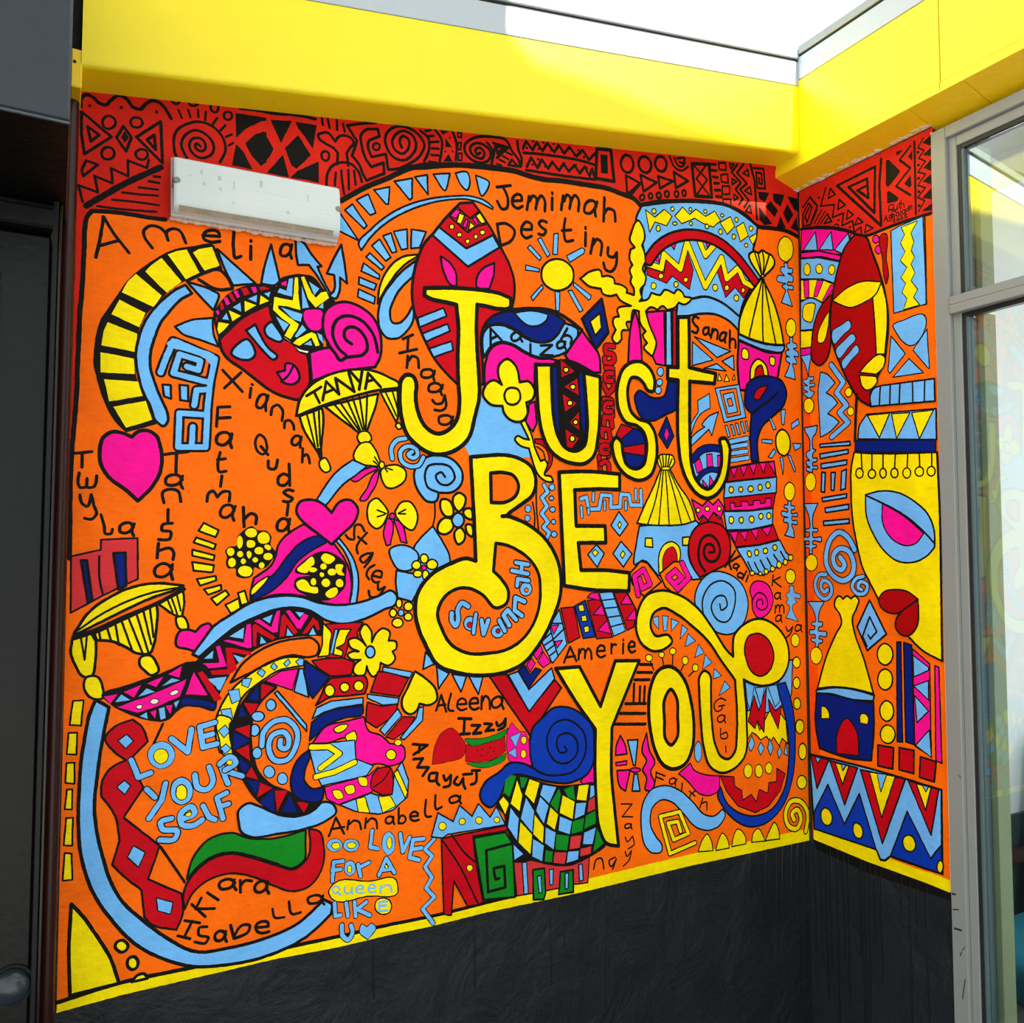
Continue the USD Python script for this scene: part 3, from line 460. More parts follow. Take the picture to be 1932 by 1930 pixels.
FY13 1337,2436 1352,2419 1357,2392 1347,2370! 1356,2352 1359,2328! 1349,2308 1360,2288 1355,2266! 1341,2250 1346,2229! 1337,2219! 1368,2231 1377,2248! 1408,2247 1421,2262 1455,2258! 1467,2271 1485,2263 1490,2254! 1515,2254 1489,2232 1471,2235! 1457,2220 1430,2209! 1416,2218 1398,2205! 1376,2209 1358,2195! 1367,2168 1384,2135 1392,2118 1379,2077! 1351,2099 1362,2111! 1348,2130 1358,2142! 1341,2158 1336,2192! 1319,2193 1310,2161! 1295,2157 1302,2138! 1280,2132 1280,2111! 1263,2097 1250,2107 1261,2133! 1253,2146 1255,2163 1272,2169! 1266,2186 1311,2203! 1273,2215 1264,2226! 1243,2219 1219,2224 1215,2234! 1178,2235 1152,2250! 1182,2273 1215,2280 1219,2266! 1240,2271 1256,2266 1258,2254! 1281,2253 1298,2243 1296,2236! 1320,2233! 1320,2250 1309,2266 1314,2281! 1307,2297 1316,2313! 1307,2326 1310,2353! 1324,2361! 1308,2379 1313,2398
@1 lettering_sanah
LK13 1540,2202 1528,2205 1519,2193 1527,2182 1538,2174 1532,2160 1517,2162;1578,2174 1573,2180 1565,2179 1557,2170 1559,2160 1566,2160 1575,2168 1578,2181! 1577,2166 1580,2160;1584,2153 1591,2179! 1589,2168 1600,2179 1608,2176 1607,2153;1640,2166 1637,2174 1629,2174 1619,2164 1618,2151 1625,2150 1635,2158 1642,2174! 1636,2156 1637,2147;1655,2183 1653,2133;1653,2148 1662,2160 1673,2158 1675,2136
@1 crossed_triangles
PB9 1525,2149 1657,2124 1606,2100
PB8 1518,2134 1591,2092 1517,2068
PB9 1667,2114 1669,2071 1623,2092;1605,2083 1639,2066 1557,2065
PY7 1612,2056 1624,2038 1607,2035;1639,2057 1651,2039 1631,2035;1669,2060 1672,2045 1661,2043
@1 tall_hut
FP18 1688,2158! 1736,2149 1803,2138 1856,2144! 1844,2096 1833,2048! 1800,2014! 1688,2018! 1682,2089
FY9 1703,2137 1720,2136 1722,2109 1700,2110;1808,2125 1826,2125 1823,2101 1810,2102
FY13 1729,2041! 1735,2092 1761,2114 1792,2098 1800,2048!
FR11 1747,2043! 1753,2086 1771,2097 1785,2047!
FB14 1686,2178! 1731,2167 1793,2161 1868,2167! 1865,2153 1803,2142 1731,2152 1686,2162!
@1 tall_hut roof
FY16 1779,2354! 1713,2269 1689,2212 1686,2177! 1731,2168 1793,2162 1863,2166! 1853,2214 1822,2293
LK11 1781,2349 1743,2231 1726,2175;1784,2349 1779,2255 1780,2166;1787,2350 1811,2240 1830,2168
FY15 1731,2414 1752,2426 1767,2424 1783,2435 1799,2430 1820,2426 1831,2412 1790,2360! 1771,2357!
LK11 1779,2360 1752,2424;1780,2360 1770,2405 1765,2426;1783,2361 1788,2408 1783,2431;1784,2361 1809,2424
FY9 1788,2360 1785,2356 1778,2355 1775,2357 1778,2361 1785,2363
@1 spindle_chain
FY8 1911,2462 1901,2433 1878,2418 1856,2425 1847,2450 1857,2479 1880,2494 1902,2487
FB8 1871,2413! 1887,2416! 1887,2402 1906,2401 1906,2389 1886,2384 1908,2377 1905,2361 1886,2358 1883,2349 1907,2349 1907,2339 1885,2336 1893,2311 1903,2287! 1857,2292! 1877,2332! 1861,2342 1877,2352! 1840,2358 1843,2368 1872,2375! 1857,2387 1857,2397 1873,2401!
FY8 1916,2225 1909,2204 1894,2194 1880,2200 1874,2219 1881,2240 1896,2250 1910,2244
FB8 1889,2193! 1903,2195! 1900,2181 1917,2175 1916,2165 1903,2161 1924,2150 1924,2140 1905,2138 1915,2127 1915,2117 1899,2115 1904,2098 1909,2069! 1865,2074! 1879,2096 1888,2116! 1872,2122 1872,2132 1886,2134! 1872,2140 1873,2150 1886,2155! 1876,2166 1878,2172 1889,2176!
@1 letter_filling
FK0 1067,2023! 1090,2037 1205,2013! 1171,2006! 1170,1864 1160,1824 1132,1810 1105,1815 1082,1855 1070,1907
FN6 1067,2015! 1082,2015! 1084,1941 1090,1845! 1078,1874 1070,1939;1147,2010! 1157,2011! 1168,1931 1164,1844! 1156,1880
PR6 1092,2038 1137,2011 1094,1990;1143,1996 1148,1950 1101,1969;1097,1953 1142,1931 1105,1904;1148,1913 1148,1861 1118,1881;1105,1866 1148,1843 1126,1816 1110,1819
FY9 1117,2013 1115,2008 1109,2005 1103,2007 1101,2011 1103,2017 1109,2019 1115,2018;1137,1972 1134,1967 1129,1964 1123,1966 1120,1971 1123,1976 1129,1978 1135,1977;1128,1930 1126,1925 1120,1923 1114,1924 1112,1929 1114,1934 1120,1937 1126,1935;1144,1884 1142,1879 1136,1876 1131,1878 1128,1882 1131,1887 1136,1890 1142,1888;1135,1842 1132,1836 1127,1833 1121,1835 1119,1841 1121,1847 1127,1849 1132,1847
@1 lettering_savannah
LK30 1253,2089 1230,2086 1230,2070 1253,2066 1255,2053 1226,2045 1226,2055
LR20 1253,2089 1230,2086 1230,2070 1253,2066 1255,2053 1226,2045 1226,2055
ZK29 1228,2030 1250,2031 1252,1990;1221,1986 1235,1963 1252,1980;1222,1949 1246,1948 1249,1909;1222,1885 1223,1903 1244,1903 1247,1880
ZK28 1217,1854 1214,1872 1237,1871 1241,1847;1211,1840 1234,1839 1235,1804;1208,1800 1212,1766
ZR18 1228,2030 1250,2031 1252,1990;1221,1986 1235,1963 1252,1980;1222,1949 1246,1948 1249,1909;1222,1885 1223,1903 1244,1903 1247,1880;1217,1854 1214,1872 1237,1871 1241,1847;1211,1840 1234,1839 1235,1804;1208,1800 1212,1766
LK29 1250,2018 1229,2014 1227,1998 1248,1999;1245,1940 1227,1937 1225,1919 1245,1919
LK28 1232,1830 1214,1827 1213,1812 1232,1811;1212,1783 1228,1789 1234,1784 1236,1765
LR18 1250,2018 1229,2014 1227,1998 1248,1999;1245,1940 1227,1937 1225,1919 1245,1919;1232,1830 1214,1827 1213,1812 1232,1811;1212,1783 1228,1789 1234,1784 1236,1765
@1 flower_stem
FR8 1019,1833! 1040,1834 1062,1817 1070,1788 1062,1765 1051,1753! 1047,1761! 1059,1781 1055,1804 1040,1819 1021,1823!
LK8 1025,1815 1043,1803 1049,1784
FY12 979,1872! 995,1845 1003,1830! 988,1832 971,1837 964,1830 977,1815 1003,1809! 1014,1776 1028,1747 1051,1731 1071,1731! 1066,1743 1047,1747 1055,1775 1047,1784 1036,1780! 1021,1808 1010,1843 992,1877!
@1 banner_swirl
FN13 1321,1966 1334,1981 1378,1967 1418,1975 1432,2015! 1463,2018! 1462,1946 1422,1925 1373,1905 1342,1912 1325,1942
FN9 1270,1858 1312,1882 1346,1870 1354,1825 1345,1786 1315,1775 1286,1794 1274,1834
PR9 1278,1889 1317,1881 1274,1848 1261,1861;1276,1829 1353,1844 1353,1811 1282,1816
@1 zigzag_strip%1
ZK28 1045,1722 1056,1706 1039,1691 1054,1671 1038,1653 1056,1632 1043,1620 1060,1606 1052,1593
ZB18 1045,1722 1056,1706 1039,1691 1054,1671 1038,1653 1056,1632 1043,1620 1060,1606 1052,1593
FB6 1076,1718 1074,1712 1068,1709 1062,1712 1059,1717 1062,1723 1068,1726 1074,1724;1073,1691 1071,1687 1066,1685 1061,1686 1059,1690 1061,1694 1066,1696 1071,1695;1078,1663 1075,1658 1070,1656 1064,1658 1061,1663 1064,1668 1070,1670 1076,1668;1079,1633 1077,1629 1072,1627 1067,1629 1065,1633 1067,1637 1072,1639 1077,1637;1082,1603 1079,1597 1073,1595 1067,1597 1065,1602 1067,1607 1073,1610 1079,1608
FB5 1009,1663 1007,1657 1000,1654 994,1656 992,1663 994,1669 1001,1672 1007,1669;1007,1641 1004,1635 999,1632 993,1635 991,1640 993,1646 999,1648 1004,1646
LK9 1013,1679 1019,1644 1017,1612;1025,1731 1023,1692 1030,1606
@1 meander
ZK28 1152,1692 1169,1697 1175,1667 1207,1668 1215,1704 1244,1703 1243,1673 1272,1675 1275,1708 1300,1707 1306,1681 1340,1681 1338,1720
ZB19 1152,1692 1169,1697 1175,1667 1207,1668 1215,1704 1244,1703 1243,1673 1272,1675 1275,1708 1300,1707 1306,1681 1340,1681 1338,1720
ZK22 1190,1708 1189,1688;1224,1687 1224,1667
ZK23 1290,1688 1290,1669;1322,1721 1322,1696
ZK22 1153,1672 1155,1647;1175,1667 1175,1656
ZB13 1190,1708 1189,1688;1224,1687 1224,1667
ZB14 1290,1688 1290,1669;1322,1721 1322,1696
ZB13 1153,1672 1155,1647;1175,1667 1175,1656
@1 small_diamonds
PB9 1268,1663 1297,1631 1270,1600 1243,1627;1198,1578 1222,1556 1200,1521 1172,1553;1274,1587 1309,1555 1281,1521 1249,1555
PY6 1270,1638 1276,1631 1270,1619 1264,1629;1194,1566 1204,1558 1194,1548 1185,1558;1280,1563 1287,1555 1278,1543 1271,1553
FB7 1418,2041 1414,2031 1406,2027 1399,2030 1395,2038 1399,2047 1407,2052 1414,2049;1414,2012 1411,2005 1403,2001 1396,2003 1393,2010 1396,2016 1404,2020 1411,2018;1409,1990 1406,1983 1399,1979 1391,1981 1388,1988 1391,1995 1399,1999 1406,1997
PN10 1426,1920 1450,1870 1427,1835 1399,1870
PP6 1426,1893 1435,1873 1425,1854 1416,1871
@1 thatched_hut
FB11 1317,1527 1322,1579 1333,1627! 1523,1645! 1532,1638 1499,1587 1496,1548 1539,1487! 1497,1486 1394,1499 1343,1538
PY9 1352,1596 1374,1596 1376,1572 1351,1574
PY10 1476,1599 1499,1601 1501,1578 1476,1578
FY9 1395,1506! 1397,1555 1413,1579 1440,1587 1462,1576 1468,1548 1461,1530! 1434,1523 1401,1505!
FR6 1408,1513! 1410,1548 1426,1569 1444,1573 1455,1558 1457,1530!
@1 thatched_hut roof
FY10 1394,1801 1403,1816 1425,1819 1445,1817 1452,1803 1433,1780 1407,1779
FY11 1404,1779! 1435,1781! 1464,1739 1500,1698 1518,1655 1520,1644! 1486,1635 1418,1630 1352,1631 1325,1634! 1349,1679 1384,1739
LK8 1407,1777 1383,1687 1359,1631;1413,1778 1403,1688 1396,1632;1420,1778 1426,1706 1431,1632;1427,1778 1455,1696 1472,1636;1431,1779 1473,1707 1504,1644;1409,1783 1400,1810;1415,1783 1411,1815;1421,1783 1423,1815;1427,1784 1434,1816;1431,1784 1443,1809
FY7 1438,1782 1433,1779 1421,1777 1409,1778 1404,1781 1409,1784 1421,1786 1433,1785
@1 angular_spirals
PO11 1300,1504 1336,1536 1358,1531 1403,1482 1346,1445 1310,1476
ZK37 1327,1449 1315,1497 1345,1514 1366,1476 1340,1466 1333,1489
ZP26 1327,1449 1315,1497 1345,1514 1366,1476 1340,1466 1333,1489
PO11 1397,1503 1444,1534 1466,1534 1506,1491 1451,1446 1416,1468
ZK38 1473,1530 1496,1491 1458,1462 1424,1494 1450,1511 1472,1491 1452,1479
ZP27 1473,1530 1496,1491 1458,1462 1424,1494 1450,1511 1472,1491 1452,1479
@1 zigzag_crown
PR8 1529,1630 1551,1660 1565,1645 1586,1668 1603,1652 1617,1652 1624,1621 1573,1606
PP10 1509,1702 1546,1685 1566,1702 1584,1689 1604,1706 1624,1683 1612,1654 1586,1669 1565,1645 1548,1661 1534,1647 1523,1666
FY7 1538,1674 1536,1669 1531,1667 1526,1669 1523,1673 1526,1678 1531,1680 1536,1678;1571,1678 1569,1673 1563,1671 1557,1673 1554,1678 1557,1682 1563,1684 1569,1683;1613,1679 1611,1675 1606,1672 1601,1674 1599,1679 1601,1684 1606,1686 1611,1684
@1 red_spiral
FR13 1498,1548 1499,1591 1518,1623 1574,1642 1626,1625 1645,1584 1635,1533 1591,1512 1534,1492! 1511,1519
LK17 1553,1508 1535,1530 1531,1566 1545,1598 1573,1606 1602,1584 1606,1555 1591,1537 1563,1537 1549,1559 1559,1580 1578,1580 1587,1562 1570,1559
@1 striped_dome
FB7 1506,1788 1521,1821 1558,1849 1617,1850 1617,1801 1566,1729 1520,1759
PP7 1520,1803 1539,1815 1550,1784 1529,1774;1563,1827 1582,1830 1586,1795 1565,1792;1603,1827 1618,1828 1616,1795 1603,1794;1548,1757 1566,1740 1550,1734;1574,1769 1590,1748 1571,1740
LK47 1515,1811 1544,1837 1577,1846 1617,1845
LN33 1515,1811 1544,1837 1577,1846 1617,1845
LK35 1524,1747 1548,1774 1576,1786 1610,1785
LN22 1524,1747 1548,1774 1576,1786 1610,1785
@1 spear_pair
FB7 1534,1973! 1577,1997! 1579,1956! 1546,1939 1522,1908 1508,1872! 1509,1903 1536,1942!
FB8 1608,1948! 1583,1880! 1573,1897! 1508,1845! 1508,1862 1559,1903! 1550,1905 1569,1930
@1 maze_box
PB8 1597,2013 1686,2033 1711,1941 1629,1920
PO7 1614,2008 1675,2021 1691,1947 1639,1935
PB7 1626,1999 1665,2009 1679,1954 1642,1945
PO7 1640,1986 1655,1991 1662,1971 1647,1966
PB7 1631,1912 1641,1913 1651,1882 1643,1879;1651,1916 1661,1917 1670,1888 1663,1885;1670,1921 1680,1922 1689,1892 1681,1890;1689,1926 1698,1928 1708,1897 1701,1895;1707,1930 1714,1931 1721,1904 1716,1901
ZK33 1648,1867 1715,1882;1653,1853 1712,1864;1652,1835 1712,1845;1654,1816 1717,1827
ZB23 1648,1867 1715,1882
ZB22 1653,1853 1712,1864;1652,1835 1712,1845;1654,1816 1717,1827
@1 hooked_plume
FN16 1708,2001 1718,2036 1760,2062 1812,2067 1854,2058 1871,2028 1858,1988 1815,1953 1772,1919 1754,1884 1756,1819! 1730,1818! 1725,1882 1732,1954! 1710,1971
FR11 1741,2001 1749,2020 1775,2036 1797,2040! 1780,2016 1753,1994
LK14 1737,1955 1774,1981 1811,2003 1837,2025
@1 small_sun
PB7 1847,1973 1866,1977 1859,1930 1850,1931;1799,1948 1809,1945 1827,1917 1816,1913;1889,1936 1919,1954 1922,1938 1891,1920;1771,1883 1813,1884 1810,1872 1771,1873;1893,1879 1928,1880 1925,1868 1903,1858;1794,1833 1818,1859 1826,1850 1809,1830;1841,1835 1852,1836 1856,1809 1852,1784;1871,1845 1884,1842 1905,1800 1899,1794
FY13 1884,1883 1878,1854 1858,1840 1836,1849 1825,1875 1831,1903 1851,1917 1872,1909
@1 patterned_column
PR11 1647,1795 1734,1812 1817,1822 1824,1777 1728,1767 1636,1755
PP8 1649,1793 1676,1798 1661,1768;1684,1800 1714,1806 1698,1775;1719,1807 1749,1812 1736,1780;1757,1814 1786,1817 1775,1786;1793,1818 1817,1821 1820,1784
PB11 1629,1753 1723,1765 1826,1777 1823,1731 1732,1720 1623,1709
FY8 1659,1733 1656,1727 1650,1724 1644,1727 1642,1733 1644,1739 1651,1742 1657,1740;1694,1735 1691,1730 1686,1728 1680,1730 1678,1735 1680,1740 1686,1743 1692,1741;1734,1739 1731,1733 1723,1730 1716,1732 1713,1738 1717,1744 1724,1747 1731,1745;1768,1744 1765,1737 1760,1735 1754,1737 1752,1743 1754,1750 1760,1753 1766,1750;1800,1752 1797,1745 1791,1743 1784,1745 1782,1751 1784,1758 1791,1761 1798,1758
PR10 1623,1709 1722,1720 1820,1731 1809,1686 1716,1676 1627,1674
PP8 1645,1697 1662,1697 1664,1686 1687,1689 1687,1702 1712,1702 1714,1691 1732,1694 1732,1705 1757,1708 1760,1698 1778,1701 1781,1714 1802,1715 1801,1690 1716,1678 1647,1676
PB10 1622,1672 1716,1676 1809,1686 1805,1639 1720,1624 1631,1621
FY8 1658,1649 1655,1642 1649,1639 1642,1642 1640,1649 1642,1656 1649,1659 1656,1656;1694,1650 1692,1644 1686,1641 1680,1644 1677,1649 1680,1655 1686,1658 1692,1656;1734,1652 1732,1646 1725,1643 1718,1646 1715,1652 1718,1659 1725,1662 1732,1659;1769,1662 1766,1656 1760,1653 1755,1656 1752,1662 1755,1667 1761,1670 1767,1668;1800,1664 1798,1658 1791,1655 1785,1657 1783,1664 1785,1670 1792,1673 1798,1671
PR10 1634,1619 1720,1622 1808,1639 1828,1597 1750,1581 1665,1575
PP7 1643,1616 1673,1618 1662,1585;1678,1616 1710,1620 1700,1592;1720,1622 1751,1627 1742,1596;1761,1627 1802,1635 1786,1606
@1 patterned_column fringe
PB11 1665,1572 1750,1580 1833,1595 1858,1559 1882,1544 1836,1525 1768,1495 1718,1503 1694,1537
FY8 1721,1557 1721,1550 1717,1546 1711,1548 1707,1554 1707,1561 1711,1564 1716,1563;1750,1559 1747,1553 1741,1550 1736,1553 1734,1559 1736,1565 1742,1568 1748,1565;1785,1564 1782,1558 1776,1556 1769,1558 1767,1564 1770,1570 1776,1572 1783,1570;1822,1574 1819,1568 1813,1565 1807,1568 1804,1574 1807,1579 1813,1582 1819,1579
LK10 1708,1533 1723,1507;1733,1531 1751,1503
LK11 1756,1537 1776,1508;1782,1544 1800,1518;1808,1553 1831,1527;1835,1563 1858,1532
FY8 1733,1501 1730,1497 1724,1495 1717,1497 1715,1501 1718,1506 1724,1508 1730,1506;1762,1500 1758,1495 1751,1495 1748,1500 1751,1504 1758,1504;1785,1506 1783,1500 1777,1498 1771,1500 1769,1506 1772,1511 1777,1513 1783,1511;1812,1513 1809,1508 1802,1505 1795,1508 1793,1513 1796,1518 1802,1521 1809,1518;1838,1524 1835,1517 1828,1514 1822,1517 1819,1524 1822,1531 1829,1534 1835,1531;1863,1532 1860,1526 1853,1523 1847,1526 1845,1532 1847,1538 1854,1540 1860,1538;1885,1545 1882,1539 1875,1536 1868,1539 1866,1545 1868,1551 1875,1553 1882,1551
@1 lettering_kadi
LK11 1662,1563 1625,1519;1681,1551 1637,1531! 1646,1513
LK10 1674,1518 1674,1524 1668,1527 1658,1525 1655,1519 1659,1516 1669,1516 1678,1522! 1669,1514 1668,1509;1704,1507 1688,1484;1694,1493 1687,1501 1674,1501 1670,1494 1679,1489 1692,1490;1708,1489 1702,1478;1710,1494 1710,1493
@1 spindle_chain
FY8 1900,1737 1893,1718 1877,1709 1861,1717 1855,1736 1862,1755 1878,1764 1894,1756
FB8 1870,1709! 1883,1709! 1883,1696 1897,1694 1895,1685 1883,1683 1883,1673 1908,1674 1908,1666 1885,1663 1885,1654 1906,1652 1906,1642 1884,1642 1892,1621 1893,1602! 1854,1609! 1868,1628 1868,1644 1851,1649 1853,1659 1869,1661! 1842,1670 1844,1678 1869,1678 1867,1686 1854,1690 1856,1697 1870,1698
FY8 1896,1490 1889,1475 1875,1469 1861,1476 1855,1490 1861,1505 1876,1511 1890,1505
@1 lettering_twyla
LK9 29,1740 43,1742 59,1745;43,1740 43,1715;39,1704 37,1689 41,1677 50,1678 52,1694! 54,1677 64,1679 68,1700;41,1663 45,1647 53,1642 60,1664! 65,1643 69,1628 61,1618 50,1620;77,1627 83,1606 86,1591 95,1592 97,1600
LK10 133,1604 128,1612 120,1613 110,1606 111,1595 119,1593 129,1598 134,1611! 131,1596 134,1588
@1 lettering_tanisha
LK10 185,1747 207,1751 229,1755;207,1749 207,1714;186,1653 184,1674 194,1679 211,1677 217,1656;194,1640 194,1618;202,1613 185,1610 183,1600 200,1596 198,1583 178,1581;178,1574 176,1546;177,1559 201,1564 206,1556 205,1543;219,1699 212,1707 201,1708 189,1701 190,1689 201,1687 214,1693 219,1706! 216,1690 220,1682;204,1524 196,1533 185,1535 173,1525 174,1512 185,1509 199,1517 204,1533! 202,1514 205,1504
@1 lettering_fatimah
LK10 289,1757 285,1731 288,1718 301,1720;284,1742 299,1745;293,1710 291,1689;266,1658 269,1675 276,1679 285,1667! 295,1678 307,1679 308,1659
LK11 336,1648 338,1609;337,1623 353,1636 361,1632 361,1615
LK10 318,1641 313,1651 304,1652 293,1643 293,1629 301,1626 313,1634 320,1650! 315,1630 318,1621;306,1851 283,1848! 281,1809
LK11 285,1826 307,1829;310,1787 304,1797 294,1798 282,1788 283,1775 293,1772 305,1780 311,1796! 308,1777 311,1768
@1 lettering_xiannah
LK10 291,1924 330,1884;327,1923 295,1888;349,1901 350,1900;347,1893 345,1873;380,1871 377,1882 370,1882 361,1871 360,1855 366,1853 376,1863 382,1881! 377,1859 378,1848;388,1841 392,1858 401,1863 411,1854 411,1831;416,1816 418,1830 425,1833 434,1825 436,1814;455,1775 454,1746;454,1757 464,1763 468,1756 470,1745;451,1793 447,1801 441,1801 433,1794 433,1783 439,1781 447,1787 452,1800! 449,1785 450,1777
@1 lettering_qudsia
LK11 369,1774 383,1758;384,1745 386,1730 397,1729 403,1748;426,1656 424,1634
RK11 380,1781 380,1766 373,1758 364,1762 358,1775 359,1790 365,1798 374,1794
LK11 427,1741 429,1696;428,1714 416,1720 405,1711 407,1697 418,1696 428,1707;436,1685 425,1687 417,1681 424,1675 435,1669 429,1662 416,1663;429,1616 423,1626 415,1627 405,1617 406,1603 414,1601 425,1609 430,1626! 427,1606 430,1597
@1 red_building
PH8 29,1549 78,1561 78,1580 141,1584 143,1506 86,1477 31,1445
LK8 76,1549 77,1509 83,1479
PN12 46,1541 55,1541 66,1467 59,1464;100,1555 120,1556 123,1493 110,1487
@1 tasselled_drum
FY11 35,1396! 66,1406! 74,1391! 74,1357 66,1326 57,1326 41,1349 33,1371
FY10 60,1326 77,1326 87,1307 87,1285 71,1286 56,1307
LK7 49,1399 56,1358;59,1404 56,1358
FY12 71,1406! 177,1457! 179,1444 178,1414 174,1381 167,1364 158,1362! 144,1365 123,1379 100,1390 75,1393!
LK8 79,1408 82,1392;92,1415 100,1390;106,1422 113,1382;117,1426 137,1368;128,1433 155,1363;142,1440 165,1364;154,1445 169,1381;165,1452 173,1394
FY11 151,1357 167,1360 179,1345 183,1328 172,1322 158,1332 149,1345
FY10 181,1457! 224,1484! 227,1461 223,1430! 208,1436 191,1449!
LK7 196,1467 206,1441;203,1471 215,1435;212,1478 221,1443
FY10 213,1430 225,1432 234,1419 234,1406 221,1407 213,1420
LK16 37,1400 68,1410 122,1435 177,1458 226,1485
FY12 37,1405! 59,1443 98,1474 143,1493 181,1497 225,1492! 210,1484 167,1469 121,1447 77,1424 38,1404!
LK8 40,1410 76,1437 121,1462 167,1479 222,1489
@1 small_heart
FP11 249,1401! 262,1414 275,1416 280,1404 273,1381 251,1362! 236,1368 214,1376 214,1392 221,1404 235,1406
@1 bar_fan
PY9 260,1615 289,1601 283,1587 251,1599;247,1586 284,1573 281,1563 242,1576;240,1562 282,1551 280,1541 240,1550;240,1538 281,1531 279,1517 243,1521;249,1504 285,1510 286,1501 256,1491;263,1484 295,1492 296,1482 271,1473;277,1465 304,1481 311,1472 288,1452;304,1452 330,1465 334,1443 315,1435;328,1475 341,1480 349,1455 335,1450
@1 berry_cluster
FK0 338,1602 353,1610 366,1602 382,1601 393,1589 391,1573 402,1557 394,1540 384,1527 370,1523 360,1527 357,1511 339,1504 324,1511 323,1524 308,1525 304,1540 306,1546 302,1559 310,1568 323,1570 325,1588
FY0 364,1597 361,1590 352,1587 344,1590 340,1597 344,1603 352,1606 360,1604;390,1586 387,1578 378,1574 368,1578 365,1586 368,1595 377,1599 386,1595;336,1578 334,1568 330,1564 326,1568 325,1578 326,1587 330,1591 334,1587;361,1574 358,1568 352,1566 345,1568 343,1574 345,1580 352,1582 358,1580;392,1564 388,1561 383,1563 379,1567 379,1571 383,1573 388,1572 392,1568;320,1558 318,1552 313,1549 308,1552 305,1558 307,1564 312,1566 318,1564;337,1554 336,1549 331,1547 327,1549 325,1554 327,1558 331,1560 335,1558;354,1552 352,1547 349,1544 346,1547 344,1552 345,1558 349,1560 352,1558;377,1561 375,1555 369,1553 362,1555 359,1561 362,1566 368,1568 375,1566;396,1548 393,1543 387,1541 380,1543 377,1548 380,1554 386,1556 393,1554;323,1536 321,1530 316,1527 310,1530 308,1537 310,1543 315,1546 321,1543;343,1539 341,1535 337,1533 334,1535 332,1539 334,1543 337,1545 341,1543;367,1542 365,1538 361,1536 357,1538 355,1542 357,1545 361,1547 365,1545;380,1531 378,1526 374,1524 370,1526 368,1531 370,1535 374,1537 378,1535;356,1519 352,1511 342,1508 332,1512 327,1519 331,1527 341,1530 352,1526
@1 pink_spiral%1
FP14 466,1981! 496,1993 508,1997 499,2019 494,2047 501,2077 521,2094 548,2101 578,2094 605,2077 621,2049 626,2020 624,1990 612,1965! 588,1960 549,1950 509,1937 472,1919!
LK15 618,1999 609,2033 587,2060 560,2071 536,2067 520,2051 516,2027 522,2008 534,1992 546,1984;558,2010 544,2019 542,2036 554,2047 575,2043 590,2025 594,2005 582,1988 564,1983 546,1979 534,1971 520,1987 505,2003
@1 name_drum
FY12 447,1843! 495,1864! 498,1847 496,1805 493,1768! 488,1767! 473,1789 456,1816
LK8 463,1847 482,1778
LK9 477,1854 487,1781;488,1859 492,1784
PK0 482,1778 496,1779 498,1754 491,1753
FY9 491,1750 502,1758 512,1746 514,1732 505,1727 494,1734
FY12 501,1868! 620,1907! 615,1880 601,1841 595,1823! 577,1817! 551,1834 524,1852
LK9 521,1875 571,1821;535,1879 577,1822;550,1886 580,1822;562,1892 585,1825;577,1897 589,1826;595,1902 592,1826
FY9 577,1817 598,1820 605,1803 596,1797 578,1796 573,1807
PY11 625,1911 665,1919 667,1861 663,1846
LK8 637,1912 663,1861;653,1916 666,1876
FY9 661,1840 669,1846 675,1835 669,1831
FY13 440,1843! 447,1877 469,1910 509,1937 555,1953 609,1956 646,1945 668,1933 667,1924! 622,1915 550,1891 486,1865 444,1844!
@1 name_drum drum_lettering
LK10 461,1887 492,1909;477,1897 489,1875;496,1881 503,1922! 531,1897;500,1897 520,1907
LK11 531,1897 523,1931! 565,1906! 552,1947;557,1948 576,1929;582,1952 576,1912;590,1915 596,1950! 625,1922;594,1931 609,1937
@1 bow%1
FP8 608,1745! 620,1743 596,1727 564,1711 558,1717 578,1732!;623,1740! 621,1717 606,1687 591,1669 582,1669 597,1698 611,1728
FY9 581,1794 602,1797 614,1783 626,1758! 623,1746! 596,1747 572,1752 565,1766 572,1784
FY10 633,1746! 667,1751 685,1740 686,1722 673,1707 642,1700 630,1717 627,1737
FY8 636,1750 634,1744 630,1741 625,1743 623,1749 625,1755 629,1757 634,1755
LK7 613,1766 622,1753;610,1757 620,1750;637,1742 643,1735;639,1744 654,1740
@1 blue_arc
FB9 563,1757! 596,1745! 569,1723! 552,1711 526,1684 509,1661 503,1655! 486,1669! 500,1692 528,1730
@1 bow%2
FP8 643,1633! 652,1630 651,1575! 642,1572! 635,1595;658,1630! 671,1627 690,1578! 676,1581! 668,1604
FY10 646,1647! 633,1665 618,1676 603,1667 597,1643 603,1620 619,1609 631,1615 643,1636!;661,1648! 677,1669 695,1671 710,1655 715,1631 702,1607 686,1613 664,1636!
FP8 662,1638 660,1633 655,1631 650,1633 648,1637 650,1642 655,1644 660,1642
LK7 620,1650 640,1643;620,1635 638,1641;669,1644 686,1653;669,1643 686,1643
@1 blue_spiral%1
FB13 714,1754 736,1773 769,1779 802,1770 826,1741 823,1716 803,1697 766,1693! 765,1684 760,1674 740,1672 721,1688 708,1714 706,1738
LK11 766,1694 740,1704 732,1731 740,1752 766,1759 796,1752 806,1728 789,1712 769,1714 759,1732 772,1740 782,1730
LK29 654,1765 652,1789 666,1807 685,1812
LK30 728,1772 717,1754 698,1750 676,1761 673,1781 688,1794 711,1789 714,1778 703,1769 692,1776 701,1783
LB18 654,1765 652,1789 666,1807 685,1812;728,1772 717,1754 698,1750 676,1761 673,1781 688,1794 711,1789 714,1778 703,1769 692,1776 701,1783
@1 small_flower%1
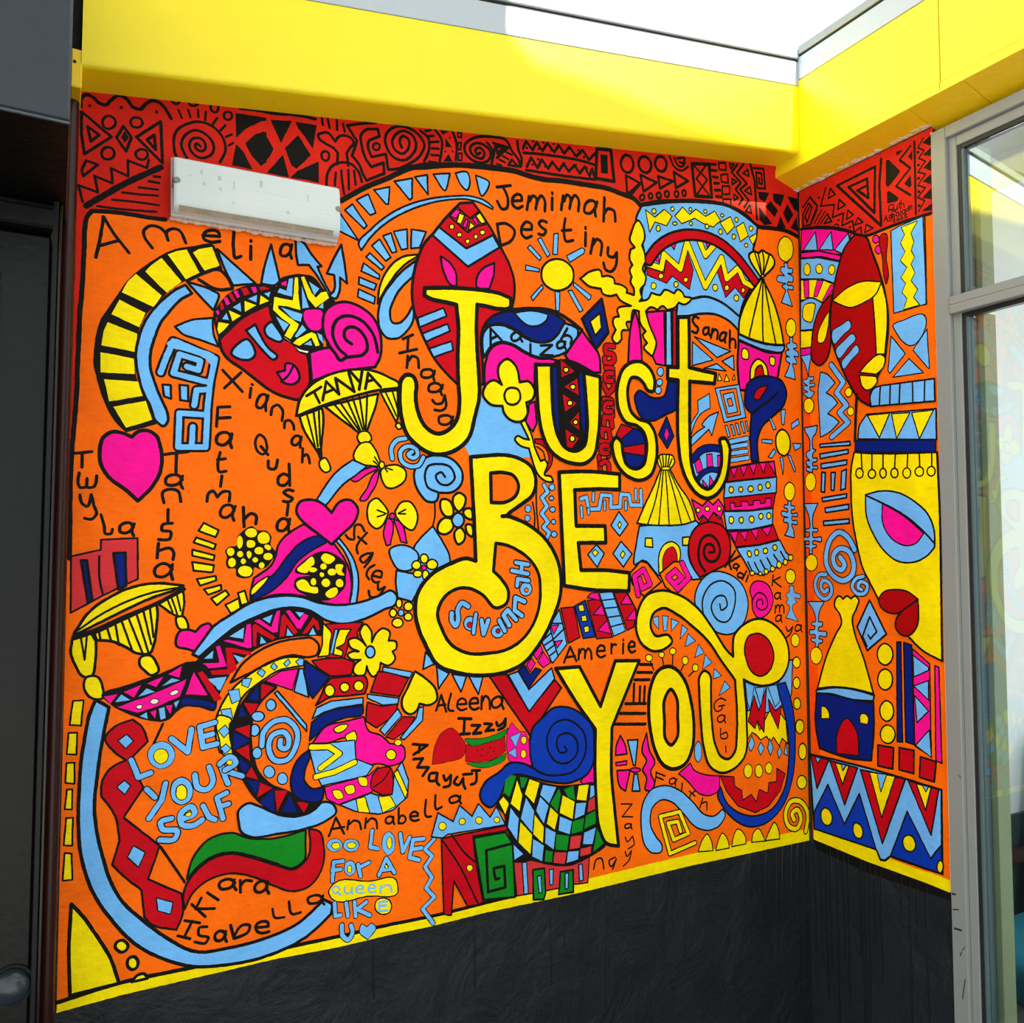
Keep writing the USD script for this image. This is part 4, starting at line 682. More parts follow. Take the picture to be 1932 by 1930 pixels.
FY13 816,1695 833,1686 830,1664 816,1652 804,1664 803,1685;773,1678 789,1678 803,1657 801,1642 786,1639 771,1657;765,1620 780,1636 799,1633 803,1615 783,1599 765,1605;806,1603 820,1615 833,1600 830,1585 816,1576 806,1591;833,1658 847,1659 850,1634 833,1640 828,1651;836,1622 848,1622 850,1594 840,1600
FB12 830,1632 825,1620 815,1615 804,1620 799,1632 804,1643 814,1649 825,1644
@1 border_line
LK16 25,1725 25,1664 26,1602 27,1545
@1 berry_heart
FP10 459,1616! 434,1601 407,1572 403,1554 392,1529 376,1516 359,1505! 353,1476 353,1455! 403,1470 463,1465 514,1448 559,1443! 564,1486 560,1514 548,1543 530,1568 516,1585!
FN9 504,1593! 479,1590 456,1579 424,1546 400,1513 376,1494 355,1465! 356,1459! 387,1473 424,1505 446,1537 473,1559 507,1578!
FY7 389,1508 368,1497 353,1479 353,1471 374,1486
FK0 442,1515 479,1553 499,1560 532,1550 551,1531 551,1506 550,1486 534,1467 514,1456 463,1468 440,1488 444,1502 474,1508
FY0 446,1521 460,1535 479,1548 482,1532 474,1526 468,1515;496,1546 502,1554 527,1544 513,1532 499,1540;529,1531 545,1530 542,1517 548,1509 534,1510;445,1493 457,1501 469,1496 474,1487 491,1482 491,1473 469,1474 449,1482;507,1470 514,1478 531,1482 534,1474 517,1460;509,1527 507,1523 502,1521 497,1523 495,1527 497,1532 502,1534 507,1532;489,1520 486,1517 479,1515 473,1517 470,1521 473,1525 479,1526 486,1524;530,1515 527,1510 521,1508 514,1510 511,1516 514,1521 521,1523 527,1521;504,1510 502,1506 499,1505 495,1507 494,1510 495,1514 499,1515 502,1514;517,1493 514,1486 508,1484 501,1487 498,1493 501,1499 507,1502 514,1499;546,1492 544,1485 537,1483 531,1486 529,1492 531,1498 537,1501 543,1498;487,1495 486,1490 481,1488 477,1490 475,1496 477,1501 481,1503 485,1501
FB9 528,1582! 536,1587! 565,1548 579,1503 575,1447! 559,1445! 566,1486 560,1531 545,1562
@1 heart%2
FP13 518,1641! 535,1665 558,1670 576,1651 570,1625 541,1596 519,1574! 490,1596 461,1618 443,1642 450,1662 472,1668 497,1661
@1 zigzag_band
FK0 237,1329 266,1361 295,1388 364,1428 436,1444 475,1436 502,1417 507,1380! 490,1382 437,1381 394,1373 357,1356 327,1331 307,1299 292,1271 277,1257 233,1260 204,1301
PB0 377,1422 398,1430 392,1412;444,1434 462,1432 454,1422;313,1389 341,1406 340,1383;426,1385 428,1401 440,1385;473,1385 481,1400 488,1385;373,1371 375,1387 386,1373;321,1353 342,1345 332,1336;271,1311 307,1305 294,1284;266,1348 283,1363 282,1347
PP0 361,1418 371,1421 395,1404 405,1436 413,1438 408,1394 399,1393;424,1436 432,1438 452,1415 461,1430 472,1425 456,1398 448,1400;302,1381 310,1383 341,1375 346,1411 354,1413 357,1365 349,1364;288,1370 295,1372 309,1330 276,1328 254,1333 256,1339 295,1338
PR0 358,1409 364,1412 404,1383 398,1378 366,1397 366,1366 360,1368;416,1426 421,1430 450,1392 442,1387 426,1409 422,1384 412,1383;459,1389 481,1421 492,1412 496,1395 491,1393 484,1407 467,1387;306,1367 316,1367 357,1356 355,1349 319,1357 329,1323 314,1314 266,1316 252,1324 311,1324;257,1316 266,1314 297,1265 290,1263
@1 blue_wave
FB12 244,1358! 265,1387 282,1410 315,1432 353,1455 387,1465 419,1468 458,1464 491,1452 526,1446 578,1449 623,1462 656,1473 667,1461 663,1443 638,1433 593,1414 543,1405 509,1414 475,1435 436,1443 404,1440 364,1426 325,1408 295,1385 275,1368 256,1351!
@1 beaded_arc
FO11 317,1298! 339,1333 373,1358 410,1373 448,1378 481,1377 494,1362 490,1343 473,1339 437,1345 397,1335 358,1316!
FY9 462,1339! 427,1341 389,1330 353,1311 320,1284 300,1255 290,1225 291,1191 299,1162! 322,1159! 319,1193 326,1232 343,1270 374,1294 411,1315 449,1321 462,1323!
PB4 455,1338 463,1336 462,1323 454,1322 446,1331;431,1338 435,1329 427,1322 421,1329;401,1332 409,1323 403,1316 395,1324;376,1322 385,1314 379,1304 368,1313;340,1304 358,1303 351,1285 338,1291;312,1282 333,1284 337,1262 320,1256;298,1245 318,1247 323,1227 306,1226;307,1218 317,1204 306,1191 293,1204
FK0 324,1159! 321,1201 328,1237 346,1267 377,1296 409,1283 380,1256 367,1236 360,1207 360,1155!
PN0 351,1262 370,1286 372,1257;330,1216 338,1249 356,1218;325,1190 354,1181 327,1169
PR0 377,1291 403,1282 377,1259;343,1256 372,1251 359,1226;325,1203 357,1208 355,1187
PP6 384,1296 416,1314 452,1317 440,1273
PB7 454,1317 463,1315 474,1256 443,1270
PN9 466,1332 517,1294 483,1253 476,1262 463,1309
PB7 403,1270 410,1274 470,1200 471,1186
FB6 407,1246 404,1238 397,1235 390,1239 387,1247 390,1255 397,1258 404,1254;384,1225 380,1218 371,1216 362,1220 358,1227 362,1234 371,1236 380,1233;375,1198 372,1190 365,1187 358,1191 355,1200 358,1208 365,1211 372,1207
@1 red_vase
PR7 509,1406 590,1407 576,1386 582,1369 558,1365 550,1333 510,1335
FY7 503,1408! 521,1386 518,1367 516,1340! 492,1338! 501,1362 501,1390;538,1394! 564,1393! 553,1376 550,1365 531,1355! 546,1346 544,1337! 525,1341! 529,1369
PB6 528,1395 535,1394 524,1344 517,1343
PR8 480,1331 507,1334 547,1333 571,1323 565,1297 530,1296 519,1297 493,1315
@1 flower%1
FY10 583,1389 593,1403 608,1388 610,1363! 621,1384 636,1392 651,1383 648,1365! 665,1362 665,1345 657,1341! 664,1325 648,1311 630,1318! 627,1301 614,1289 602,1303 599,1313! 594,1295 580,1293 569,1302 574,1319 585,1327! 562,1331 556,1339 565,1345 581,1345! 561,1356 558,1370 573,1374 588,1366 597,1356!
FB9 617,1342 614,1333 607,1330 599,1334 596,1343 599,1352 606,1355 614,1351
@1 pink_mask headdress
FR9 520,1292! 565,1293 597,1289 601,1275 595,1254! 551,1253 517,1252 489,1238! 502,1262 508,1279
FY7 529,1266 526,1257 518,1254 510,1259 507,1268 510,1276 518,1279 525,1275;561,1271 558,1264 550,1261 543,1265 540,1272 543,1279 550,1281 557,1278;593,1271 589,1263 581,1261 574,1264 570,1273 573,1280 581,1283 589,1279
PB7 491,1233 522,1244 592,1246 592,1232 537,1229 508,1223 482,1211
FN8 481,1204! 508,1221 545,1227 592,1229! 592,1213 551,1206 514,1195 487,1174 477,1166!
@1 banded_bundle
PR8 624,1299 649,1298 695,1279 674,1242 608,1256
PB7 636,1309 704,1293 698,1281 635,1299;601,1253 674,1238 671,1226 637,1226 601,1244
PR8 601,1235 634,1224 671,1226 665,1201 622,1179 598,1196
PB7 671,1216 680,1200 641,1161 630,1173
PR7 683,1197 711,1194 696,1169 662,1150 644,1157
PB7 721,1213 732,1215 730,1184 687,1147 677,1151 714,1191
@1 yellow_heart
FY12 711,1294! 736,1277 762,1248 764,1227 746,1217 722,1222! 716,1208 699,1201 683,1214 680,1231 692,1256
@1 leaf_cluster
FB10 752,1617! 777,1581 793,1551 793,1524 748,1508 715,1533 706,1566 725,1593!;649,1563 668,1573 699,1569 718,1551 715,1533 700,1519 671,1519 656,1537;665,1518! 732,1505! 735,1492 713,1466 703,1448! 669,1458! 664,1490
LK8 756,1674 757,1641 752,1617
@1 small_flower%2
FY8 741,1544 738,1536 731,1533 725,1536 722,1544 724,1551 731,1554 738,1551;764,1530 760,1522 751,1519 741,1522 737,1530 741,1538 751,1542 760,1538;743,1507 740,1499 735,1495 729,1499 727,1507 729,1515 735,1518 740,1515;726,1510 723,1504 716,1502 708,1504 705,1510 708,1516 715,1518 723,1516;723,1529 720,1522 712,1519 705,1522 701,1529 705,1536 712,1539 720,1536
FP7 737,1523 735,1519 731,1517 726,1519 724,1523 726,1527 731,1529 735,1527
@1 small_flower%3
FY8 679,1444 677,1438 672,1435 667,1438 665,1445 667,1452 672,1455 677,1452;705,1438 702,1431 694,1428 686,1431 683,1439 686,1445 694,1448 701,1445;704,1414 701,1408 694,1406 687,1409 684,1415 687,1421 694,1424 701,1421;682,1402 679,1395 669,1392 660,1396 656,1403 660,1410 669,1413 678,1410;667,1424 664,1418 658,1415 652,1418 650,1425 652,1431 658,1434 664,1431
FB7 684,1424 682,1419 677,1417 672,1419 670,1424 672,1430 677,1432 682,1429
@1 lettering_stacey
LK9 591,1603 582,1617 571,1615 568,1600 568,1585 556,1587 550,1594;597,1600 574,1565 577,1555;577,1591 596,1576;611,1556 595,1554 582,1543 589,1535 604,1548 611,1556! 606,1543 592,1525;615,1530 601,1521 597,1508 603,1499;612,1507 630,1502! 632,1514 618,1517 609,1502 617,1492 626,1493;623,1488 624,1476 639,1482! 623,1462 605,1462 602,1474
@1 teeth_fringe
PB9 736,1335 762,1309 730,1297;763,1301 794,1284 768,1251;801,1282 838,1275 824,1240;843,1275 880,1271 868,1231
@1 lettering_aleena
LK9 762,1203 775,1237! 787,1199;767,1214 785,1215;799,1238 795,1201 805,1199;814,1213 837,1212! 835,1221 825,1225 815,1217 815,1206 825,1199 838,1201
LK10 846,1212 867,1211! 866,1220 856,1224 846,1216 847,1205 856,1197 869,1200;876,1197 877,1226! 878,1214 886,1226 894,1221 898,1195;931,1211 924,1221 914,1221 903,1212 906,1199 916,1197 927,1204 931,1220! 930,1201 934,1192
@1 lettering_izzy
LK12 818,1181 850,1177;833,1178 831,1146;823,1145 846,1144;851,1162 872,1160! 855,1143! 875,1143;884,1163 903,1160! 887,1146! 908,1146;915,1163 918,1155 932,1159 939,1169! 937,1152 920,1145
@1 lettering_amaya
LK11 707,1135 742,1129! 709,1112;724,1132 721,1116;709,1102 731,1101! 718,1083! 745,1080! 731,1063;763,1066 748,1065 747,1051 761,1049 766,1065! 766,1043 771,1038;781,1058 786,1046 799,1056! 795,1033 782,1032;815,1050 807,1039 818,1032 830,1046! 832,1028 835,1022;830,1054 852,1053;852,1060 872,1058;863,1059 860,1031 850,1029
@1 strawberry
FR3 753,1085! 759,1122 779,1155 801,1161 821,1142 836,1117 831,1097 789,1087
@1 watermelon_slice
FR3 836,1120! 892,1120 937,1129! 939,1094! 906,1079 835,1083!
FG3 833,1131 879,1130 913,1136 946,1147! 937,1131 896,1120 845,1119;838,1078 892,1075 941,1090! 937,1076 910,1065 858,1068
FK0 866,1105 866,1103 864,1103 864,1105 864,1107 866,1107;880,1106 879,1104 878,1104 877,1107 878,1109 879,1108;894,1096 893,1094 892,1094 891,1096 892,1098 893,1098;877,1092 876,1090 875,1090 874,1092 875,1094 876,1094;911,1097 910,1095 909,1095 908,1097 909,1099 910,1099;899,1107 898,1105 897,1105 896,1107 897,1110 898,1109
@1 pink_fish
PP3 955,1159 976,1136 991,1134 1002,1112 1009,1053 948,1071 941,1103 943,1139
PB3 950,1126 980,1135 966,1100;944,1090 966,1100 968,1075
FY4 995,1114 993,1108 987,1105 982,1109 979,1115 982,1122 987,1124 993,1121;994,1082 992,1075 986,1073 981,1076 979,1084 981,1090 986,1093 992,1089
@1 chevron
PR11 895,1272 941,1272 1002,1182 1074,1250 1093,1229 1005,1124
PB9 946,1270 973,1277 1002,1232 1065,1279 1074,1253 1002,1180
PN7 973,1280 991,1290 1005,1267 1020,1282 1037,1276 1002,1236
PP6 996,1291 1009,1306 1020,1293 1006,1273;1015,1314 1033,1338 1041,1322 1024,1301;1026,1296 1042,1319 1063,1292 1042,1281
@1 patterned_scarf
PB8 1037,1344 1061,1381 1088,1419 1110,1334 1068,1290
PP6 1063,1381 1086,1382 1072,1360;1074,1342 1097,1344 1082,1326
LK8 1041,1347 1063,1362;1044,1334 1069,1347;1052,1321 1072,1333;1059,1308 1076,1318;1061,1378 1071,1343 1084,1307;1065,1386 1095,1385;1072,1349 1103,1373
PR8 1092,1422 1130,1424 1147,1349 1114,1336
PU9 1132,1426 1163,1439 1193,1348 1157,1346
PY6 1142,1427 1157,1430 1161,1413 1146,1412;1151,1401 1165,1403 1169,1388 1153,1387;1159,1374 1173,1377 1175,1362 1161,1359
PR7 1169,1439 1209,1442 1245,1344 1197,1343
PP6 1169,1446 1181,1457 1201,1458 1209,1438;1185,1403 1213,1428 1223,1400;1199,1363 1229,1388 1241,1353
PB7 1205,1458 1246,1459 1286,1359 1249,1347
LK7 1215,1438 1254,1441;1223,1418 1262,1420;1231,1395 1270,1398;1239,1371 1280,1378
PR8 1250,1457 1291,1457 1320,1412 1312,1368 1291,1360
PP6 1270,1427 1291,1453 1308,1426;1287,1386 1316,1415 1318,1385
@1 lettering_amerie
LK10 1101,1290 1119,1327! 1137,1291;1108,1302 1133,1304;1143,1295 1145,1319! 1147,1310 1154,1320 1160,1318 1162,1297! 1165,1312 1173,1320 1178,1315 1182,1293;1198,1312 1222,1312! 1220,1322 1209,1326 1199,1316 1199,1304 1209,1296 1223,1300;1242,1328 1242,1304;1242,1317 1248,1326 1257,1325;1279,1327 1278,1302;1279,1337 1279,1335
LK11 1295,1317 1315,1318! 1314,1327 1305,1331 1296,1322 1297,1310 1304,1303 1316,1306
@1 tally_marks
LK16 1332,1271 1370,1268;1323,1251 1370,1248;1314,1233 1361,1230;1285,1175 1348,1170;1268,1152 1347,1145;1251,1127 1347,1118
LK14 1312,1223 1310,1176;1331,1215 1329,1175;1346,1214 1343,1174
@1 navy_spiral
PP7 1187,1041 1188,990 1163,987 1147,997
FU12 1005,1117 1013,1142 1042,1164 1064,1181 1106,1182 1152,1160 1183,1125 1187,1083 1183,1035 1167,1014 1124,1000 1056,1009 1002,1028 962,1037 934,1012 923,989 900,971 881,982 872,1002 886,1030 920,1047 948,1065 984,1061 1012,1047! 1005,1080
LK10 1009,1049 1042,1029 1086,1021 1132,1028 1159,1060 1160,1108 1133,1140 1102,1152 1068,1143 1051,1110 1057,1078 1079,1053 1109,1048 1136,1066 1136,1098 1110,1119 1083,1113 1079,1091 1090,1074 1107,1077 1100,1089
@1 pink_cross
FP10 1268,1097! 1284,1069 1288,1049! 1253,1049! 1255,1072;1257,1011! 1298,1008! 1283,957! 1266,969
PP8 1253,1031 1288,1032 1287,1022 1255,1023
PB10 1290,1083 1323,1081 1314,1017 1308,1018;1310,996 1321,995 1328,951 1303,954
FP8 1331,1004 1326,1001 1314,1000 1303,1003 1298,1008 1303,1011 1314,1011 1326,1008
FP10 1351,1095! 1359,1051 1376,1015 1363,997 1375,961 1362,946! 1345,952 1350,981 1337,1003 1350,1025 1336,1047
@1 bar_column
PY7 39,1284 56,1284 53,1238 34,1241;33,1227 47,1226 47,1186 31,1189;31,1173 44,1172 45,1134 30,1137;33,1125 42,1124 42,1088 30,1090;33,1074 44,1073 44,1023 30,1026;32,1012 43,1009 46,962 30,963
@1 beaded_wedge
FK0 85,1291 130,1307 204,1331 229,1342 255,1343 292,1267 288,1245 257,1254 231,1257 198,1233 164,1238 136,1250 103,1271
PP0 89,1288 113,1291 101,1274;123,1294 153,1305 141,1282;163,1307 192,1318 180,1299;200,1322 225,1336 221,1314;113,1267 163,1282 234,1310 222,1278 185,1263 148,1253;170,1253 181,1256 179,1239;197,1262 210,1263 206,1245;247,1323 233,1281 274,1276
PB0 109,1276 119,1290 135,1278;149,1283 163,1298 178,1290;190,1300 207,1314 222,1309;152,1246 164,1253 166,1240;185,1258 195,1260 198,1239 189,1236;212,1267 222,1271 216,1256;273,1308 309,1310 298,1283
FW3 156,1265 155,1262 152,1260 148,1261 145,1263 146,1266 150,1268 154,1268;185,1273 183,1269 178,1267 172,1268 169,1271 171,1275 176,1277 182,1276;220,1288 219,1285 214,1282 208,1281 204,1284 206,1287 211,1290 217,1291
PR0 254,1321 264,1324 301,1267 287,1263
PN0 226,1275 265,1267 288,1258 288,1249 257,1259 225,1262
@1 blue_river
FB14 76,1283! 99,1268! 92,1227 85,1177 81,1130 79,1107 82,1051 93,1000 107,952 131,905 168,863 205,827 267,785 318,781 390,784 459,801 511,837! 529,824 527,805! 474,769 403,750 305,751 255,761 201,788 164,815 133,848 107,885 85,922 69,962 58,1006 53,1061 53,1130 55,1179 60,1217 66,1255
@1 diamond_chain
FR9 94,1213 110,1231 140,1241! 156,1226 167,1198! 136,1167! 161,1112! 128,1061! 192,999! 173,940! 233,902! 236,864 225,836! 180,856 168,871! 162,922! 123,962 111,977! 122,1020! 114,1066 90,1105! 89,1123 102,1153 130,1167! 111,1183
LK10 194,996 238,923;193,1228 178,1193
PB5 188,903 218,889 214,867 191,878;130,1215 142,1201 129,1188 115,1204;128,1130 139,1118 129,1103 115,1119;146,1007 167,991 156,965 136,987
@1 beaded_arc
FY7 295,1235 319,1226 319,1196 324,1159 309,1155 297,1185
PB4 308,1215 318,1202 306,1190 295,1205;310,1178 320,1168 309,1158 299,1170
FK0 320,1224 321,1164 339,1111 372,1058 415,1024 478,1012! 507,1018 506,1037 478,1041 433,1071 400,1089 376,1116 364,1154 359,1192 360,1225
PN0 324,1200 356,1179 325,1165;332,1151 357,1129 344,1115;353,1100 376,1097 370,1072;377,1055 404,1077 407,1030;422,1030 438,1061 453,1023
PR0 326,1205 356,1211 355,1185;329,1163 354,1172 357,1139;348,1110 360,1127 374,1100;372,1065 378,1094 402,1080;407,1074 433,1071 412,1031;452,1045 478,1041 467,1021
FB5 380,1152 377,1145 371,1142 364,1146 361,1155 364,1162 370,1165 377,1161;407,1111 404,1103 396,1100 388,1105 384,1114 387,1122 395,1125 403,1120;433,1095 430,1086 422,1084 415,1088 412,1097 415,1105 422,1108 429,1104
LK30 380,1167 382,1192 400,1211 428,1214 450,1190 448,1157 430,1133 406,1135 394,1158 400,1185 422,1190 434,1173 429,1156 417,1160 417,1174
LB21 380,1167 382,1192 400,1211 428,1214 450,1190 448,1157 430,1133 406,1135 394,1158 400,1185 422,1190 434,1173 429,1156 417,1160 417,1174
@1 lettering_love
ZK22 139,1166 152,1132 173,1138
ZK23 209,1198 239,1170 245,1213;288,1222 260,1216 267,1176 293,1180;263,1196 284,1200
ZB16 139,1166 152,1132 173,1138
ZB17 209,1198 239,1170 245,1213;288,1222 260,1216 267,1176 293,1180;263,1196 284,1200
FB3 216,1166 209,1149 192,1143 175,1153 167,1172 174,1189 191,1195 209,1185
FY3 204,1165 200,1156 191,1153 182,1158 178,1168 181,1178 190,1181 200,1176
@1 lettering_your
ZK22 167,1108 182,1091;200,1115 194,1085 172,1053
ZK24 301,1138 315,1100;309,1126 342,1111
ZB16 167,1108 182,1091;200,1115 194,1085 172,1053
ZB17 301,1138 315,1100;309,1126 342,1111
LK23 253,1124 260,1098 277,1094 286,1104 279,1136
LK24 299,1140 318,1152 330,1140 309,1127
LB17 253,1124 260,1098 277,1094 286,1104 279,1136;299,1140 318,1152 330,1140 309,1127
FB4 250,1094 244,1075 230,1070 215,1079 209,1099 214,1117 229,1123 243,1114
FY4 239,1093 237,1082 229,1079 222,1084 219,1096 222,1106 229,1109 236,1104
FY3 323,1140 322,1137 317,1136 313,1138 311,1142 313,1145 317,1146 322,1144
@1 lettering_self
LK23 212,1047 193,1043 196,1030 223,1021 219,1008 192,1010;229,1042 254,1052 248,1064 229,1053 231,1033 253,1028 268,1036
LB16 212,1047 193,1043 196,1030 223,1021 219,1008 192,1010
LB17 229,1042 254,1052 248,1064 229,1053 231,1033 253,1028 268,1036
FY3 248,1052 248,1049 244,1046 240,1047 237,1049 238,1052 241,1054 246,1054
ZK22 269,1063 281,1039 292,1033
ZK23 313,1082 295,1075 307,1033;300,1057 317,1060
ZB16 269,1063 281,1039 292,1033;313,1082 295,1075 307,1033;300,1057 317,1060
@1 pink_mask face
FP8 483,1160! 512,1193 553,1199 594,1205! 605,1174 632,1162 653,1142! 686,1131 687,1105 653,1094 632,1101 585,1105 569,1124 574,1158 553,1165 518,1158
FY5 528,1184 543,1193 559,1191 548,1179 533,1178;553,1169 574,1178! 579,1162 571,1143!
PB6 476,1161 518,1158 574,1158 577,1118 616,1099 601,1080 504,1071 491,1094 478,1143
ZK30 481,1153 518,1150 541,1133 501,1108;491,1091 529,1096 574,1111
ZY22 481,1153 518,1150 541,1133 501,1108;491,1091 529,1096 574,1111
PP6 509,1068 606,1080 627,1095 614,1044 539,1027 514,1043
FY4 527,1058 544,1056 550,1040 537,1039;553,1062 572,1064 575,1048 560,1046;582,1078 601,1075 602,1058 588,1061
FR7 627,1092! 654,1091 662,1058 665,1042 654,1031 627,1040 611,1054 614,1079!
LK6 617,1054 638,1066 654,1086
PB7 542,1027 611,1042 627,1035 659,1033 664,1078 681,1101 697,1058 695,1023 660,998 628,995 575,1009
PY5 578,1034 598,1036 609,1000 583,1006;627,1032 654,1031 668,1007 638,996;662,1078 672,1084 695,1033 689,1021
FY5 668,1116 664,1109 656,1107 648,1111 644,1119 648,1127 656,1129 664,1125;681,1141 678,1137 672,1135 666,1138 663,1143 666,1148 672,1149 678,1147
@1 beaded_arc end_swoosh
FN9 476,1148! 454,1132 440,1100 443,1067 470,1043 504,1042 508,1068! 484,1068 467,1087 469,1111 479,1134!
FB11 337,1021 336,1044 352,1056 380,1045 413,1026 451,1016 490,1025 504,1037 529,1029 535,1013 515,999 466,988 409,987 358,990 342,1002
@1 wave_flag
FG9 242,927! 250,961 279,996 323,1003 358,987 409,979 471,986! 471,954 469,926 448,914 409,930 363,952 318,966 291,964 261,948
FR9 241,918! 261,943 291,960 318,963 363,948 409,926 452,911 476,929 478,987! 500,978 509,947 507,905 482,872 448,867 410,884 373,907 318,925 283,920 253,900 239,872! 236,899
@1 lettering_annabella
LK8 520,965 535,1001! 553,965;525,979 553,979
LK9 739,1010 742,972 751,972;762,1017 765,985 777,989
LK8 560,973 563,991! 563,983 574,989 585,985 590,969;599,970 601,990! 602,981 612,988 622,984 626,965;663,979 659,985 652,986 645,981 647,973 653,971 661,975 663,984! 663,973 665,968;675,1001 675,968;675,976 681,984 689,981 691,972 685,967 675,969
LK9 702,979 720,978! 719,984 710,988 702,982 703,974 711,968 722,969;823,1001 816,1008 806,1009 796,1004 798,996 808,994 819,998 823,1007! 821,996 825,990
@1 lettering_kiara
LK9 252,878 277,850;269,887 259,868! 294,862;280,895 301,877
LK10 332,904 324,912 313,914 302,908 305,898 315,895 327,899 331,910! 330,897 335,890;342,907 343,884;343,897 351,905 364,902;395,889 389,898 380,899 371,892 373,880 382,877 392,883 395,896! 394,880 398,872
@1 lettering_isabella
LK9 240,850 267,840;253,846 240,820;228,824 250,814;281,830 266,831 266,818 284,808 279,800 259,806
LK10 325,824 332,797;332,801 346,819 362,815 360,805 334,797;316,808 311,815 304,817 296,811 298,801 305,798 313,803 316,814! 315,800 318,794;373,810 398,806! 397,814 385,819 374,813 375,804 385,796 400,796
LK8 406,839 411,821 430,818
LK9 439,847 446,821 463,821;509,841 500,848 489,850 478,846 480,837 491,834 504,837 509,846! 507,834 512,828
@1 infinity_sign
FB3 550,942 545,933 533,931 521,937 516,947 521,956 533,958 545,952;586,936 581,927 569,925 556,931 551,942 556,950 568,952 581,946
FY3 544,942 542,937 535,936 529,939 526,945 529,949 535,950 542,947;580,937 577,933 569,932 562,935 559,940 562,944 569,945 577,942
@1 lettering_love_for_a
ZK19 615,962 611,928 628,922
ZK20 679,945 685,906 701,934;734,926 709,928 701,891 723,882;707,908 729,907
ZK19 551,909 531,910 529,872;528,894 546,893;584,896 590,871;587,890 608,896
ZK20 631,866 647,898 666,865;637,875 658,874
ZB13 615,962 611,928 628,922
ZB14 679,945 685,906 701,934;734,926 709,928 701,891 723,882;707,908 729,907
ZB13 551,909 531,910 529,872;528,894 546,893;584,896 590,871;587,890 608,896;631,866 647,898 666,865;637,875 658,874
FB3 667,927 663,910 652,904 642,913 637,932 641,948 652,954 663,945;579,890 575,879 566,876 558,882 554,894 558,905 566,908 575,902
FY3 660,929 658,920 654,917 650,921 648,931 650,940 654,943 658,939;570,889 569,883 565,882 562,885 561,891 562,896 565,898 569,895;651,880 650,877 648,876 646,878 645,881 645,884 648,885 650,883
@1 lettering_queen
FY6 521,852 531,865 608,857 670,849 674,821 608,826 527,837
RB6 544,851 542,847 536,845 531,849 529,854 531,859 536,860 542,857
LB6 539,848 547,840;556,855 556,844 562,840 569,842 571,852! 571,842 572,838;580,845 596,843! 595,849 588,852 581,847 581,841 588,836 597,836;607,842 623,840! 622,845 615,849 608,844 608,838 615,832 624,833;634,829 636,844! 637,838 646,842 656,839 660,825
@1 lettering_like
ZK19 534,826 536,799 547,799;559,821 563,794;577,820 580,790;603,815 583,804 611,786
ZB13 534,826 536,799 547,799;559,821 563,794;577,820 580,790;603,815 583,804 611,786
FY6 660,795 655,783 641,781 628,789 622,802 627,814 641,816 654,809
LB8 650,807 632,809! 632,790! 651,788;632,800 648,799
@1 lettering_u
LK21 550,777 553,755 565,745 573,756 570,773
LB15 550,777 553,755 565,745 573,756 570,773
FB4 605,763! 614,769 625,757 607,736! 588,757 593,771
@1 zigzag_strip%2
ZK23 759,922 737,903 754,885 737,865 754,839 740,819 760,795 732,775 758,739
ZB16 759,922 737,903 754,885 737,865 754,839 740,819 760,795 732,775 758,739
@1 yellow_fin
FY14 45,919! 64,894 87,855 111,810 127,760! 47,757! 43,838
FY13 141,824 138,817 130,815 123,820 119,828 122,835 130,837 137,832;159,788 156,781 150,779 143,784 140,793 143,801 149,803 156,798
FY12 149,757! 158,767 170,767 176,757!
@1 chequered_basket
PH7 959,842 990,847 1020,829 1095,808 1172,812 1167,752 1130,755 1089,754 1010,756 969,758
PB6 983,831 995,831 1000,758 988,758;1057,802 1069,802 1067,767 1059,766
PB7 1141,800 1151,800 1154,761 1143,759
PG10 1012,810 1044,808 1047,749 1042,736 1014,741;1089,792 1125,790 1125,737 1084,740
PB6 1024,793 1034,793 1037,753 1029,753
PB7 1101,786 1112,786 1110,748 1102,749
FK0 964,1040 990,1032 1040,1010 1090,996 1142,993 1195,987 1200,938 1204,880 1223,836 1180,815 1110,802 1059,813 1010,831 959,839 957,881 940,916 935,946 914,978 933,1000 935,1024
PG0 937,1028 952,1038 967,1034 949,987 934,1000;976,1031 998,1026 988,1005 981,1004;1085,990 1090,974 1080,935 1060,957;1098,986 1126,991 1131,956 1111,965;1077,883 1113,873 1107,840 1074,847;1123,906 1157,909 1152,879 1120,877;1162,914 1192,923 1191,891 1157,883;1194,878 1218,841 1183,823;1047,850 1067,844 1064,819 1044,824
PY0 921,981 933,991 947,973 938,950;969,1024 983,987 976,952 952,972;1003,1022 1030,1010 1015,964 990,990;1142,989 1171,988 1163,950 1135,956;1095,972 1129,952 1123,911 1086,932;1017,937 1042,905 1039,868 1013,893;1060,949 1082,928 1072,894 1050,912;978,926 1010,892 1005,848 973,880
PB0 1040,1004 1077,994 1057,958 1032,982;1176,985 1190,983 1189,961 1174,954;1134,948 1163,945 1157,918 1129,911;993,980 1015,946 1010,897 979,934;1032,977 1055,953 1042,913 1021,946;952,963 973,935 969,885 945,920;1012,882 1042,862 1037,826 1010,842;1047,903 1075,887 1069,848 1045,867;1087,923 1121,907 1115,877 1083,890;1157,874 1191,881 1181,843 1153,847;1110,836 1141,833 1138,813 1106,810;956,881 985,851 962,842
PH0 1171,950 1192,958 1189,926 1166,921;1118,871 1149,869 1144,840 1114,841;1146,837 1178,838 1175,820 1145,819;1072,841 1106,835 1100,809 1068,817
@1 red_letters
PR8 776,920 942,924 943,912 854,913 861,856 880,761 864,758 841,760 807,822 801,748 783,754
LK8 778,916 814,864 845,807 868,759;802,924 832,881 859,855
FY4 854,842 852,838 846,836 840,840 838,845 840,850 846,851 852,848
PG11 856,909 938,909 957,881 964,757 882,766
